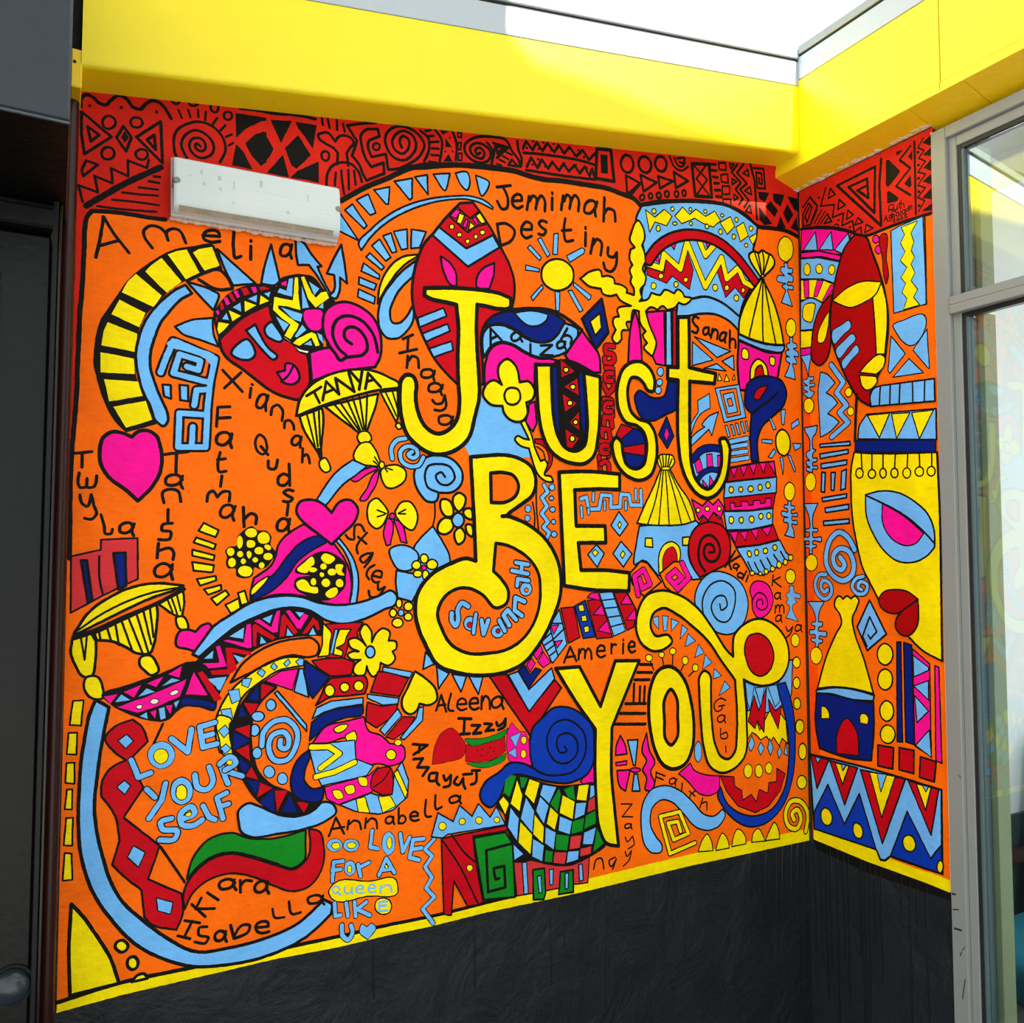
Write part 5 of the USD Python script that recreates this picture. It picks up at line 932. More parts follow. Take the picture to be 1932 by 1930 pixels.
ZK13 952,880 888,876 893,782 938,784 935,833 907,832 912,807 921,807
@1 crown
PB7 752,928 767,978 805,953 820,987 852,958 868,984 898,949 914,971 938,926 791,927 778,921
FY4 788,946 785,940 778,938 771,942 769,949 771,954 778,956 785,952;835,949 833,944 827,943 821,945 819,951 821,956 827,957 833,954;878,945 876,940 869,938 863,942 860,948 863,953 869,954 876,951;923,940 921,935 915,934 910,937 908,942 910,946 915,947 921,944
@1 lettering_zayy_nay
LK7 1185,781 1194,804 1207,804 1215,776;1250,799 1231,793 1237,778 1253,794! 1242,771
LK6 1269,927 1303,922! 1272,895! 1305,890;1281,843 1287,831 1304,842! 1308,820 1289,813;1280,808 1286,795 1300,807! 1292,784 1274,773
LK7 1300,869 1295,874 1288,875 1280,872 1281,866 1289,864 1297,866 1300,873! 1299,865 1302,860
@1 lettering_faith
LK7 1381,993 1377,968;1381,991 1409,979;1381,980 1403,970;1467,954 1463,932;1513,928 1493,918 1489,906;1490,929 1509,914;1536,905 1525,881;1529,891 1549,893 1549,872;1446,961 1442,968 1435,970 1425,967 1424,959 1431,955 1441,958 1448,966! 1443,955 1444,949
@1 wave_ribbon
FB9 1330,879 1336,917 1361,948 1406,955 1457,936 1502,899 1542,861 1576,853 1604,867! 1614,853 1596,827 1555,818 1508,835 1469,874 1431,909 1392,919 1367,903 1360,865 1379,828 1397,805 1397,791 1366,790 1341,815 1332,850
ZK31 1507,793 1423,779 1392,878 1456,881 1485,821 1436,812 1417,857 1449,857 1459,830
ZY19 1507,793 1423,779 1392,878 1456,881 1485,821 1436,812 1417,857 1449,857 1459,830
@1 flame_row
FY7 1517,768! 1534,798 1548,809 1564,789 1569,762!;1578,761! 1588,785 1602,803 1623,779 1627,760!;1636,762! 1644,791 1655,805 1686,780 1687,761!;1708,762! 1715,785 1730,796 1760,757!
FY8 1759,758! 1782,791 1793,803 1811,781 1815,754!
LK38 1918,759 1928,807 1897,847 1859,850 1839,820 1849,786 1884,773 1900,795 1885,825 1865,816 1873,799
LY25 1918,759 1928,807 1897,847 1859,850 1839,820 1849,786 1884,773 1900,795 1885,825 1865,816 1873,799
@1 pink_bag
FP8 1494,1002! 1504,985 1537,968 1595,956! 1591,918 1563,909 1523,919 1483,957 1454,979!
FB6 1534,1028 1530,1008 1521,1001 1512,1010 1509,1030 1513,1049 1522,1056 1531,1047
@1 feathered_shield
PB9 1690,1206 1777,1185 1823,1191 1859,1250 1878,1251 1872,1155 1860,1128 1821,1115 1768,1109 1702,1115
PY8 1699,1120 1721,1124 1745,1063 1783,1113 1825,1104 1847,1080 1853,1014 1831,1032 1819,1012 1797,1039 1785,1026 1770,1044 1748,1036 1730,1053 1716,1060 1697,1041
PR8 1702,1091 1725,1161 1742,1117 1773,1179 1761,1056 1735,1090 1727,1070;1780,1146 1806,1111 1830,1125 1816,1061 1783,1118
PB6 1693,1201 1726,1188 1710,1119 1699,1147;1729,1182 1766,1182 1750,1127;1777,1184 1815,1184 1825,1137 1806,1122;1715,1052 1726,1027 1711,1008 1700,1025;1748,1030 1762,1013 1747,993 1737,1015;1782,1037 1796,1009 1784,989 1774,1011;1822,1011 1830,994 1818,977 1811,996;1846,1020 1852,981 1837,988
FY6 1715,955 1710,942 1699,937 1688,944 1683,958 1688,971 1700,975 1711,969;1754,950 1749,938 1739,934 1729,940 1725,953 1729,966 1740,970 1750,963;1791,953 1787,942 1777,939 1768,945 1764,957 1769,967 1778,971 1787,965
PR7 1598,956 1647,947 1650,921 1675,907 1678,880 1710,892 1728,868 1740,901 1772,886 1777,915 1807,914 1808,951 1841,931 1821,888 1775,851 1724,840 1660,867 1618,914
FU10 1598,927! 1618,883 1659,851 1731,831 1790,843 1833,886 1854,960 1855,1041 1834,1125 1813,1185! 1847,1188! 1873,1122 1882,1011 1868,914 1828,843 1760,805 1701,805 1645,833 1604,875 1587,908
@1 bead_column
FY8 1909,1241 1904,1230 1893,1226 1882,1232 1878,1243 1883,1254 1894,1258 1905,1252;1906,1183 1902,1171 1892,1167 1882,1173 1878,1185 1883,1196 1893,1200 1902,1195;1907,1123 1903,1112 1893,1108 1883,1113 1879,1126 1883,1137 1893,1141 1903,1135;1918,1058 1913,1045 1900,1041 1888,1047 1884,1061 1889,1074 1901,1078 1913,1072;1927,989 1922,976 1912,972 1902,979 1898,992 1903,1005 1913,1010 1923,1003;1918,1056 1913,1043 1901,1038 1889,1045 1884,1059 1889,1073 1902,1078 1914,1071;1927,984 1922,968 1910,963 1899,971 1895,988 1900,1004 1912,1009 1923,1001;1926,897 1920,884 1906,880 1892,888 1887,902 1893,915 1907,919 1921,911
@1 blue_spiral%2
FB10 1515,1430 1533,1477 1575,1505 1631,1502 1687,1469 1708,1420 1689,1362 1649,1336 1600,1339 1552,1372 1522,1404
LK10 1545,1388 1542,1430 1571,1471 1616,1481 1658,1454 1657,1411 1628,1369 1593,1376 1573,1413 1594,1439 1622,1438 1629,1412 1608,1402 1604,1418
@1 pink_spiral%2
FP9 1716,1452 1728,1474 1754,1479 1791,1462 1805,1423 1782,1385 1744,1376 1726,1398 1723,1431
LK9 1723,1425 1746,1446 1775,1435 1782,1407 1759,1397 1741,1408 1745,1425 1764,1424 1764,1413
@1 lettering_kamaya
LK8 1807,1495 1802,1465;1834,1489 1806,1478! 1837,1461;1853,1347 1861,1333 1881,1346! 1872,1327 1856,1316;1834,1438 1828,1444 1820,1444 1811,1437 1813,1429 1821,1427 1831,1433 1834,1444! 1833,1431 1836,1425;1812,1387 1814,1408! 1816,1401 1822,1410 1827,1408 1829,1389! 1831,1403 1838,1410 1844,1406 1847,1386;1836,1374 1831,1380 1823,1380 1814,1373 1816,1364 1824,1363 1833,1369 1837,1380! 1835,1366 1838,1360;1916,1343 1909,1349 1900,1350 1891,1343 1893,1333 1901,1332 1912,1338 1916,1349! 1914,1336 1918,1329
@1 spindle_chain
FB5 1868,1463! 1887,1463! 1889,1446 1916,1434 1914,1427 1890,1428 1898,1415 1882,1407 1904,1359! 1854,1372! 1870,1405 1855,1416 1863,1424 1856,1439 1871,1447
FY7 1907,1306 1902,1292 1889,1287 1877,1294 1873,1307 1878,1320 1890,1325 1902,1319
@1 tooth_row
PB5 1374,1389 1393,1393 1393,1358 1377,1374;1405,1393 1425,1391 1419,1354 1409,1353;1435,1384 1461,1375 1435,1351;1471,1367 1491,1354 1464,1329;1491,1343 1517,1322 1480,1308;1527,1313 1547,1289 1513,1278;1550,1284 1574,1261 1540,1245;1581,1245 1608,1223 1577,1217;1618,1209 1639,1189 1597,1171
LK8 1376,1253 1363,1279;1408,1266 1403,1287;1438,1264 1439,1290;1466,1247 1480,1267;1492,1230 1513,1244
FY6 1372,1285 1368,1279 1360,1277 1352,1280 1349,1286 1352,1293 1361,1295 1368,1292;1411,1291 1408,1286 1402,1284 1395,1287 1392,1292 1395,1298 1402,1299 1409,1297;1450,1298 1446,1292 1439,1290 1431,1293 1428,1300 1431,1305 1439,1308 1447,1305;1491,1272 1488,1264 1480,1261 1473,1265 1470,1273 1473,1281 1480,1283 1488,1280;1525,1250 1522,1243 1515,1241 1507,1244 1505,1252 1508,1259 1515,1261 1522,1258
@1 lettering_gabi
LK7 1621,1156 1604,1163 1579,1146 1586,1130 1607,1134 1610,1144;1596,1142 1617,1143;1602,1082 1603,1056 1626,1056 1623,1069 1605,1066;1619,1033 1620,1017;1618,1109 1611,1117 1601,1117 1591,1111 1593,1101 1603,1099 1614,1104 1618,1116! 1616,1102 1620,1095
@1 letter_j
FY22 729,2160! 797,2171 866,2177 919,2177 952,2170! 951,2148 919,2139 883,2141 862,2141! 860,2096 862,2034 867,1971 868,1924 857,1876 838,1819 799,1789 749,1781 714,1797 690,1818 674,1861 670,1915 673,1942 687,1956 701,1954 709,1940 708,1909 715,1871 733,1841 762,1828 790,1839 810,1863 817,1904 814,1950 812,2012 814,2075 808,2133! 781,2135 741,2138 728,2143!
@1 flower%2
FY15 919,1999 944,2021 966,2007 977,1968! 1003,1972 1019,1951 1010,1927 995,1920! 999,1894 984,1874 955,1873 933,1892 930,1906! 898,1907 878,1928 887,1954 908,1966 928,1957! 919,1977
RK12 979,1934 973,1919 957,1911 941,1916 935,1930 941,1946 957,1953 973,1949
@1 letter_u%1
FY22 1021,2015! 1065,2020! 1067,1952 1072,1887 1085,1842 1105,1817 1132,1810 1160,1824 1170,1864 1168,1931 1161,2010! 1210,2005! 1209,1918 1203,1850 1187,1798 1163,1781 1128,1779 1089,1789 1059,1811 1040,1845 1030,1887 1024,1952
@1 letter_s
FY22 1262,1957 1267,1999 1284,2035 1318,2056 1348,2056 1374,2038 1385,2011 1378,1983 1363,1984 1348,2003 1330,2014 1309,2012 1300,1995 1298,1953 1308,1923 1329,1907 1364,1899 1381,1880 1390,1845 1387,1799 1371,1763 1336,1746 1298,1753 1265,1779 1249,1812 1249,1843 1259,1853 1274,1844 1280,1814 1290,1787 1320,1775 1345,1786 1355,1815 1356,1850 1346,1874 1325,1888 1291,1894 1270,1920
@1 letter_t
FY25 1466,2022! 1463,1954 1465,1846 1474,1793 1496,1748 1528,1717 1561,1706 1594,1717 1629,1757 1644,1809 1645,1858 1631,1876 1612,1871 1616,1845 1615,1800 1595,1755 1566,1732 1543,1739 1520,1763 1509,1795 1505,1849 1506,2023! 1594,2026! 1599,2054! 1505,2061! 1506,2200! 1467,2195! 1466,2057! 1431,2055! 1430,2022!
@1 letter_b
FY21 846,1779! 888,1785 934,1789 977,1782 1010,1763 1021,1734 1013,1698 984,1675 953,1655 941,1645! 969,1637 1013,1617 1054,1584 1081,1542 1092,1496 1090,1454 1069,1400 1028,1335 984,1294 941,1278 878,1274 811,1285 762,1307 739,1344 720,1383 710,1427 716,1468 744,1504 797,1533 837,1544 860,1538! 855,1640
LK20 929,1643 941,1644 969,1637
FO20 898,1744! 930,1747 959,1741 973,1719 966,1694 937,1677 900,1675!
FO18 912,1579! 937,1576 969,1564 1006,1539 1028,1507 1033,1471 1028,1421 1009,1380 977,1347 941,1330 892,1324 837,1328 797,1350 774,1387 764,1420 777,1452 810,1474 844,1475 878,1459 913,1428 941,1439 946,1464 927,1495 906,1514!
@1 letter_b curl_lettering
LK27 840,1434 824,1442 814,1427 815,1403 809,1391 799,1404 799,1419
LB18 840,1434 824,1442 814,1427 815,1403 809,1391 799,1404 799,1419
FB6 862,1394 857,1382 846,1378 834,1383 829,1395 834,1407 846,1411 857,1406
ZK24 860,1415 854,1373
ZB15 860,1415 854,1373
FR4 851,1391 849,1386 844,1385 839,1387 837,1392 839,1396 844,1398 849,1396
ZK26 875,1401 880,1369 892,1400
ZB17 875,1401 880,1369 892,1400
FB6 934,1372 929,1362 917,1358 905,1363 900,1374 905,1384 917,1388 929,1383
ZK25 921,1399 936,1374
ZB16 921,1399 936,1374
FR5 924,1374 922,1371 918,1369 914,1371 912,1375 914,1378 918,1380 922,1378
ZK27 948,1386 932,1411 944,1422 966,1399;982,1408 962,1421 964,1451 989,1441
ZB17 948,1386 932,1411 944,1422 966,1399;982,1408 962,1421 964,1451 989,1441
FB6 1010,1470 1005,1459 993,1454 981,1459 976,1471 981,1482 993,1487 1005,1482
FO4 1000,1468 998,1464 994,1463 990,1464 988,1468 990,1472 994,1474 998,1472
ZK26 969,1479 971,1495 1000,1491;999,1529 966,1534;955,1515 998,1507;982,1531 980,1510
ZB16 969,1479 971,1495 1000,1491;999,1529 966,1534;955,1515 998,1507;982,1531 980,1510
@1 letter_e
FY22 1087,1755! 1167,1761 1269,1759! 1269,1719! 1199,1718 1132,1713! 1136,1624! 1223,1625! 1225,1583! 1142,1582! 1150,1514! 1234,1513 1298,1506! 1296,1460! 1173,1466 1101,1477!
@1 letter_y
FY20 1076,1277! 1145,1277! 1207,1175! 1253,1285! 1328,1281! 1241,1119! 1239,1005 1250,900 1259,825! 1221,839 1202,876 1192,952 1191,1121! 1133,1194
@1 letter_o
FY23 1427,1260 1388,1250 1366,1214 1358,1150 1365,1090 1378,1047 1405,1007 1437,993 1478,1003 1501,1038 1508,1096 1499,1163 1479,1219 1456,1246
FO22 1430,1200 1413,1183 1409,1121 1415,1068 1431,1056 1446,1067 1453,1127 1448,1180
@1 letter_u%2
FY16 1529,1228 1543,1241 1563,1231 1567,1184 1569,1106 1582,1037 1601,1007 1629,998 1650,1014 1658,1055 1655,1209! 1605,1265 1565,1314 1504,1363 1452,1396 1406,1413 1374,1399 1366,1364 1380,1343 1425,1341 1436,1325 1418,1310 1373,1303 1335,1325 1319,1361 1326,1410 1350,1445 1400,1459 1459,1447 1525,1409 1579,1350 1634,1284 1649,1273! 1654,1331 1693,1361 1752,1373 1811,1351 1856,1300 1860,1244 1832,1202 1777,1185 1718,1194 1686,1208! 1695,1094 1684,995 1642,968 1600,964 1559,988 1540,1037 1531,1109 1527,1187
FR11 1691,1286 1703,1323 1743,1332 1780,1314 1802,1264 1786,1227 1748,1213 1712,1232 1698,1259
@2 border_frieze
PK0 305,2608 314,2606 347,2562 341,2554 310,2533 303,2540;307,2519 311,2523 341,2492 337,2484 306,2490;337,2618 359,2614 338,2606;372,2590 384,2603 383,2573;358,2523 377,2538 379,2510 372,2507;412,2609 437,2618 436,2591;413,2577 436,2586 435,2564;414,2542 436,2556 435,2526;411,2508 435,2518 434,2491;408,2466 435,2482 434,2453;405,2432 435,2442 434,2424
ZK12 379,2615 346,2592 377,2557 334,2526 375,2486;390,2622 390,2516 389,2430
ZK15 291,2618 283,2551 286,2436 145,2602 271,2605 266,2479 184,2583 245,2582 248,2527 213,2562 240,2563
ZK8 416,2620 400,2602 417,2587 401,2573 420,2557 398,2538 419,2524 397,2503 418,2489 396,2472 415,2456 397,2435
FK0 404,2588 402,2585 397,2587 395,2591 398,2594 402,2592;404,2553 402,2551 398,2553 396,2557 398,2559 402,2558;404,2520 402,2517 397,2519 395,2523 398,2525 402,2524;404,2484 401,2481 397,2483 395,2487 397,2490 402,2488;404,2447 401,2445 397,2446 395,2450 397,2453 402,2451;84,2590 82,2588 78,2590 76,2593 78,2595 82,2594;151,2499 149,2497 146,2499 144,2502 146,2504 149,2503;190,2466 188,2464 184,2465 182,2469 184,2471 188,2470
ZK11 21,2585 48,2606 74,2569 46,2523 20,2528 21,2564 42,2590 54,2573 36,2534 28,2554 44,2576
LK9 74,2559 48,2522;89,2552 61,2520;101,2543 73,2515;108,2533 85,2513
ZK10 110,2532 124,2505 97,2509 112,2521;107,2613 86,2565 135,2551 127,2516 166,2515 159,2481 195,2482 199,2453;121,2604 138,2579 114,2577 121,2604;151,2560 172,2535 146,2533 151,2560
ZK9 180,2518 198,2498 175,2493 180,2518;213,2485 229,2466 202,2468 213,2485;239,2456 261,2438 234,2435 239,2456;201,2449 222,2455 223,2430
RK8 148,2483 146,2480 140,2481 134,2485 132,2489 134,2492 140,2492 146,2488
@2 signature
LK6 310,2465 312,2482 325,2478 322,2469 310,2472! 332,2458;325,2477 325,2468 329,2463 334,2465 336,2473! 336,2465 336,2461
LK5 344,2480 343,2464 347,2461
LK6 339,2476 348,2473
LK5 348,2484 347,2464;347,2470 351,2473 355,2470 356,2461
LK6 295,2444 301,2459! 307,2440;297,2450 305,2448;318,2452 314,2456 311,2452 312,2447 318,2450 318,2453! 318,2443 315,2439 311,2442;321,2461 320,2446;320,2450 323,2453 327,2450 327,2447 325,2445 321,2447;336,2455 332,2452 333,2446 339,2444 341,2449 336,2455
LK5 346,2457 345,2446 346,2441 349,2441;359,2449 357,2454 354,2455 350,2452 351,2446 354,2444 358,2447 360,2453! 359,2445 360,2441;369,2460 369,2445;369,2451 365,2454 361,2453 362,2448 365,2447 368,2449;371,2455 379,2453! 379,2456 375,2459 371,2457 371,2452 375,2448 379,2448
LK6 322,2440 325,2441 328,2438 322,2434! 329,2431;337,2438 334,2437 335,2432 340,2431 341,2434 337,2438
LK5 344,2438 348,2438 351,2435 344,2433! 352,2430;365,2439 358,2442! 357,2437 362,2435 364,2431 360,2430 356,2433
@2 border_line
LK17 12,2522 65,2509 128,2486 183,2457 228,2428 245,2424 288,2424 354,2423 431,2417
@2 striped_headdress
PP9 14,2520 69,2504 128,2482 192,2449 162,2396 10,2456
PB8 19,2455 66,2496 72,2438;78,2438 121,2477 128,2421;132,2420 180,2453 185,2430 159,2399
PP9 10,2451 76,2435 154,2397 150,2383 84,2416 10,2435
PB9 9,2433 75,2416 150,2380 132,2322 87,2349 8,2372
FY6 45,2390 42,2378 33,2376 24,2383 21,2397 25,2409 34,2411 42,2403;89,2378 85,2369 76,2368 68,2375 65,2386 68,2394 77,2396 85,2389;133,2362 129,2353 121,2351 113,2358 110,2369 114,2378 122,2380 130,2373
PY8 8,2369 82,2350 130,2321 89,2279 51,2300 7,2308
PP6 19,2364 39,2360 38,2309 22,2311;69,2351 91,2343 68,2302 55,2306;115,2323 130,2318 123,2306 89,2279 87,2286
FB10 6,2303! 42,2306 89,2277! 71,2244 53,2209! 4,2218!
FY7 20,2289 61,2281 56,2258 47,2234 16,2250
PY8 4,2216 51,2207 45,2159 3,2164
PP8 3,2163 45,2159 47,2137 3,2141
@2 spindle_chain
FB6 3,2141! 45,2138! 35,2105 34,2073 50,2070 47,2060 36,2062 36,2054 54,2050 51,2042 36,2043 36,2034 51,2025 44,2015 33,2010! 20,2018 11,2028 27,2029 12,2042 12,2049 27,2048 12,2063 14,2068 26,2068 24,2100
FY6 49,1986 43,1971 30,1966 17,1975 12,1992 18,2007 31,2011 44,2002
@2 red_mask
FT12 123,2295! 89,2277 62,2239 46,2173 47,2120 74,2099 96,2110 114,2161 113,2226 118,2276!
FY8 112,2250! 92,2231 67,2182 69,2167 84,2162 108,2210!
FT14 203,2440! 238,2422 256,2376 280,2307 296,2238 302,2179 294,2101 288,2070 265,2030 246,2004 241,1979 244,1953! 211,1974 173,2030 143,2093 116,2174 116,2243 128,2308 150,2377 171,2417
@2 red_mask cheek_stripe
FY9 285,2280! 298,2228 300,2179 289,2086! 263,2091! 261,2173 256,2246!
FB7 120,2187 153,2199 178,2205 185,2186 157,2168 126,2149;131,2131 160,2152 189,2165 200,2151 172,2127 141,2105;149,2089 175,2113 203,2130 209,2114 183,2092 156,2072
@2 red_mask brow
FY9 123,2275! 168,2296 219,2302 285,2283! 267,2255 225,2241 186,2239 151,2256
@2 red_mask lips
FY9 209,2052! 236,2074 278,2088 290,2076 284,2052 262,2037!;209,2045! 261,2032! 265,2020 246,2001 227,2001 212,2023
@2 dots_and_rod
FP7 279,2401 276,2395 268,2394 261,2400 258,2408 262,2415 269,2416 276,2410;285,2371 282,2364 275,2362 268,2368 265,2377 268,2385 275,2386 282,2380
FT7 288,2413 294,2413 299,2340 303,2287 297,2274 292,2290 288,2343
@2 zigzag_panel
PB7 315,2412 341,2416 409,2418 413,2189 318,2189
PY5 346,2411 394,2411 374,2385 382,2360 373,2340 383,2320 372,2304 383,2279 371,2261 389,2234 377,2216 394,2192 347,2191 358,2218 344,2237 355,2259 342,2277 360,2300 341,2323 356,2342 343,2369 356,2388
LK8 414,2416 414,2304 412,2188
@2 crossed_triangles
FB7 314,2157 348,2164 407,2160 411,2148 363,2092 356,2096 322,2139
PB7 308,2131 349,2075 302,2032 296,2040
PB6 412,2125 416,2022 410,2027 371,2079
PB7 359,2060 399,2015 310,2020
@2 zigzag_pair
FB8 74,2080! 93,2072 125,2039! 93,2016! 116,2000 132,1980! 96,1955! 118,1942 136,1926! 105,1903 69,1891! 66,1960 64,2029
ZK39 112,2093 153,2036 128,2011 162,1969 137,1953 166,1920 109,1887
ZB27 112,2093 153,2036 128,2011 162,1969 137,1953 166,1920 109,1887
FY6 183,2002 179,1994 171,1991 163,1996 159,2006 163,2014 172,2017 180,2011;186,1949 183,1940 175,1938 167,1942 164,1952 168,1960 175,1963 183,1958
@2 banded_collar
LK16 198,1993 192,1921 189,1866
FB10 272,2004! 430,1994! 430,1937! 244,1953! 241,1979 253,2000
LK9 274,2002 269,1952;304,2002 301,1948;333,2000 329,1945
LK8 369,1998 369,1942;404,1996 401,1940
@2 yellow_face forehead_band
FB10 197,1870! 203,1907 227,1934! 431,1918! 430,1840!
PY8 229,1931 299,1927 265,1865
PY7 304,1924 358,1919 317,1857;363,1918 424,1916 383,1848
PN9 190,1867 429,1840 428,1809 218,1831 189,1840
@2 yellow_face
FY12 186,1835! 218,1829 432,1808! 435,1664 432,1390 431,1291! 378,1312 340,1343! 310,1401 255,1431! 226,1480 204,1521 191,1570 176,1653 173,1735 176,1798
@2 yellow_face pendant
LK9 209,1831 210,1788;243,1827 242,1783;278,1823 276,1782
LK8 315,1819 311,1779;351,1816 348,1777;383,1813 384,1776;418,1810 417,1775
RK8 214,1775 211,1766 202,1762 193,1767 190,1777 194,1786 203,1789 211,1784;253,1769 249,1761 241,1758 233,1762 230,1771 234,1779 242,1782 250,1778;286,1768 283,1760 276,1756 269,1761 266,1770 269,1779 276,1782 283,1778;321,1765 318,1757 310,1754 303,1758 300,1767 303,1776 311,1779 318,1775
RK7 358,1763 354,1753 346,1750 338,1755 335,1764 339,1774 347,1777 355,1772;394,1763 390,1754 382,1752 374,1756 370,1765 374,1773 383,1776 391,1772;426,1761 423,1753 415,1750 407,1754 404,1763 408,1771 416,1774 423,1770
@2 yellow_face eye
FB10 220,1715! 263,1722 317,1715 369,1687 405,1651 420,1605 419,1571! 398,1550 356,1533 317,1535 277,1560 241,1609 221,1658
LK10 222,1713 271,1690 333,1657 384,1617 420,1580
FP8 273,1688! 333,1654 390,1607! 370,1583 344,1576 314,1584 283,1612 271,1640
@2 yellow_face lips
FT10 254,1431 264,1450 307,1462 343,1457 369,1440! 337,1417 310,1401 277,1403 259,1415;369,1438! 370,1405 367,1377 344,1348 326,1344 304,1361 305,1385 323,1406
@2 tally_bars
PB11 66,1871 170,1867 172,1856 68,1862;65,1843 164,1845 164,1834 68,1829;69,1814 159,1816 158,1803 70,1800
PB12 71,1790 84,1787 80,1731 68,1734
PB11 104,1786 119,1785 113,1734 103,1736;140,1786 157,1791 152,1737 136,1733;70,1716 156,1722 155,1711 73,1705;80,1686 162,1693 162,1679 82,1673;74,1649 162,1652 163,1640 75,1636
@2 spindle_chain
FB8 11,1926! 59,1927! 53,1905 42,1894 41,1861! 52,1855 41,1848 41,1834 56,1831 54,1822 40,1821 40,1812 57,1809 55,1800 40,1802 37,1791! 31,1793 15,1802 16,1808 29,1807! 15,1821 17,1828 29,1827! 16,1846 17,1851 30,1858! 28,1893 15,1913;4,1703! 56,1701! 36,1662 36,1629! 54,1626 52,1620 35,1618 35,1605 66,1602 65,1591 35,1592 35,1583 47,1581 45,1574 34,1572 31,1555! 20,1555! 21,1572 7,1575 7,1581 21,1583 21,1592 1,1595 2,1603 21,1605 22,1618 8,1621 10,1628 22,1629 23,1658
FY6 50,1763 44,1745 30,1738 16,1747 11,1767 17,1785 31,1792 45,1783;50,1530 43,1513 27,1506 12,1512 6,1530 13,1547 28,1554 44,1547
FB7 12,1417! 72,1420! 52,1386 49,1361! 64,1360 62,1349 51,1346 48,1337 78,1333 77,1322 51,1319 50,1313 63,1312 61,1303 50,1299 47,1288! 38,1289 36,1300 22,1304 23,1312 37,1314 37,1322 17,1323 17,1335 34,1338 37,1347 24,1351 25,1357 38,1360 35,1385
FY6 60,1266 53,1248 39,1239 24,1245 18,1262 25,1280 40,1288 54,1282
@2 blue_spiral%1
LK39 180,1567 158,1602 128,1616 102,1599 85,1561 84,1527 105,1495 140,1481 171,1499 176,1532 157,1565 127,1569 108,1548 116,1519 136,1511 146,1523 132,1546
LB28 180,1567 158,1602 128,1616 102,1599 85,1561 84,1527 105,1495 140,1481 171,1499 176,1532 157,1565 127,1569 108,1548 116,1519 136,1511 146,1523 132,1546
LK31 80,1497 55,1495 40,1470 51,1439 75,1427 97,1445 93,1471 68,1479 60,1462 73,1447 84,1454
LK29 207,1494 182,1487 170,1465 186,1447 211,1450 219,1471 197,1479 189,1464 201,1458
LB21 80,1497 55,1495 40,1470 51,1439 75,1427 97,1445 93,1471 68,1479 60,1462 73,1447 84,1454
LB19 207,1494 182,1487 170,1465 186,1447 211,1450 219,1471 197,1479 189,1464 201,1458
@2 blue_hut
FN13 38,1158! 110,1161 163,1157 228,1159! 228,1096 217,1004! 142,995 45,1002! 32,1062
FY6 54,1122! 68,1122 81,1106 82,1092! 53,1087!
FY5 185,1117 198,1125 210,1117 208,1098! 185,1098!
FR9 105,1000! 108,1057 143,1103 172,1074 177,1008!
@2 blue_hut roof
FY12 113,1431 124,1438 137,1430! 150,1439 163,1432! 178,1440 188,1430 180,1406 167,1380 173,1338 197,1281 229,1182! 169,1186 102,1183 41,1170! 77,1269 111,1333 130,1365 125,1386 107,1411
FB11 36,1165! 107,1182 174,1184 231,1178! 228,1163! 158,1157 90,1162 38,1157!
@2 diamond_spiral
PB12 223,1431 273,1344 212,1295 181,1356
ZK10 212,1306 198,1332 222,1386 243,1348 223,1327 216,1337
@2 bead_column
FY10 291,1293 283,1272 267,1262 250,1269 243,1288 251,1309 268,1319 284,1312;288,1228 281,1207 265,1197 249,1203 243,1222 250,1242 266,1252 282,1246;289,1146 282,1126 267,1116 253,1122 247,1140 254,1160 269,1170 283,1164
FY9 292,1087 285,1069 269,1059 253,1063 247,1078 254,1097 270,1107 286,1102
@2 slatted_panel
PN9 303,1326 315,1327 313,1071 297,1069;323,1327 346,1322 346,1071 322,1073
PP8 348,1313 395,1280 393,1050 348,1068;409,1277 420,1274 421,1040 405,1043
PB7 349,1297 392,1271 392,1263 350,1242;349,1219 391,1238 390,1189;351,1195 389,1162 356,1128;350,1070 390,1116 394,1048
@2 red_squares
PR12 239,1049 286,1051 282,996 237,994
PR11 303,1055 345,1056 343,998 301,998;363,1044 406,1041 399,990 359,992
@2 bottom_stripe
PY0 19,770 226,774 434,763 434,733 364,735 202,733 18,739
@2 zigzag_dado
PB13 8,978 87,981 208,982 319,979 418,975 415,771 268,768 253,754 239,751 226,774 20,770
PU10 21,817 72,907 126,812 177,907 226,774 20,770
PU9 322,898 384,799 414,840 415,771 270,771
PR11 12,976 77,977 33,887
PR10 80,975 173,975 128,865;182,972 319,979 246,795
PR9 327,976 411,975 387,857
PY9 99,973 146,975 123,919
PY8 211,973 290,979 246,862;350,974 391,975 374,914
PB7 28,974 51,977 38,958;118,974 137,974 125,957
PB6 234,975 265,978 245,928;367,975 384,975 376,960
FY9 84,824 82,805 70,793 55,794 46,808 48,827 60,839 75,837;185,814 185,799 176,788 163,788 155,799 155,815 163,826 176,825
FY8 343,828 342,812 331,800 317,799 308,810 309,826 320,838 334,839;418,790 415,779 409,772 403,775 401,785 404,796 410,803 416,800
LO8 269,765 339,764 415,767'''

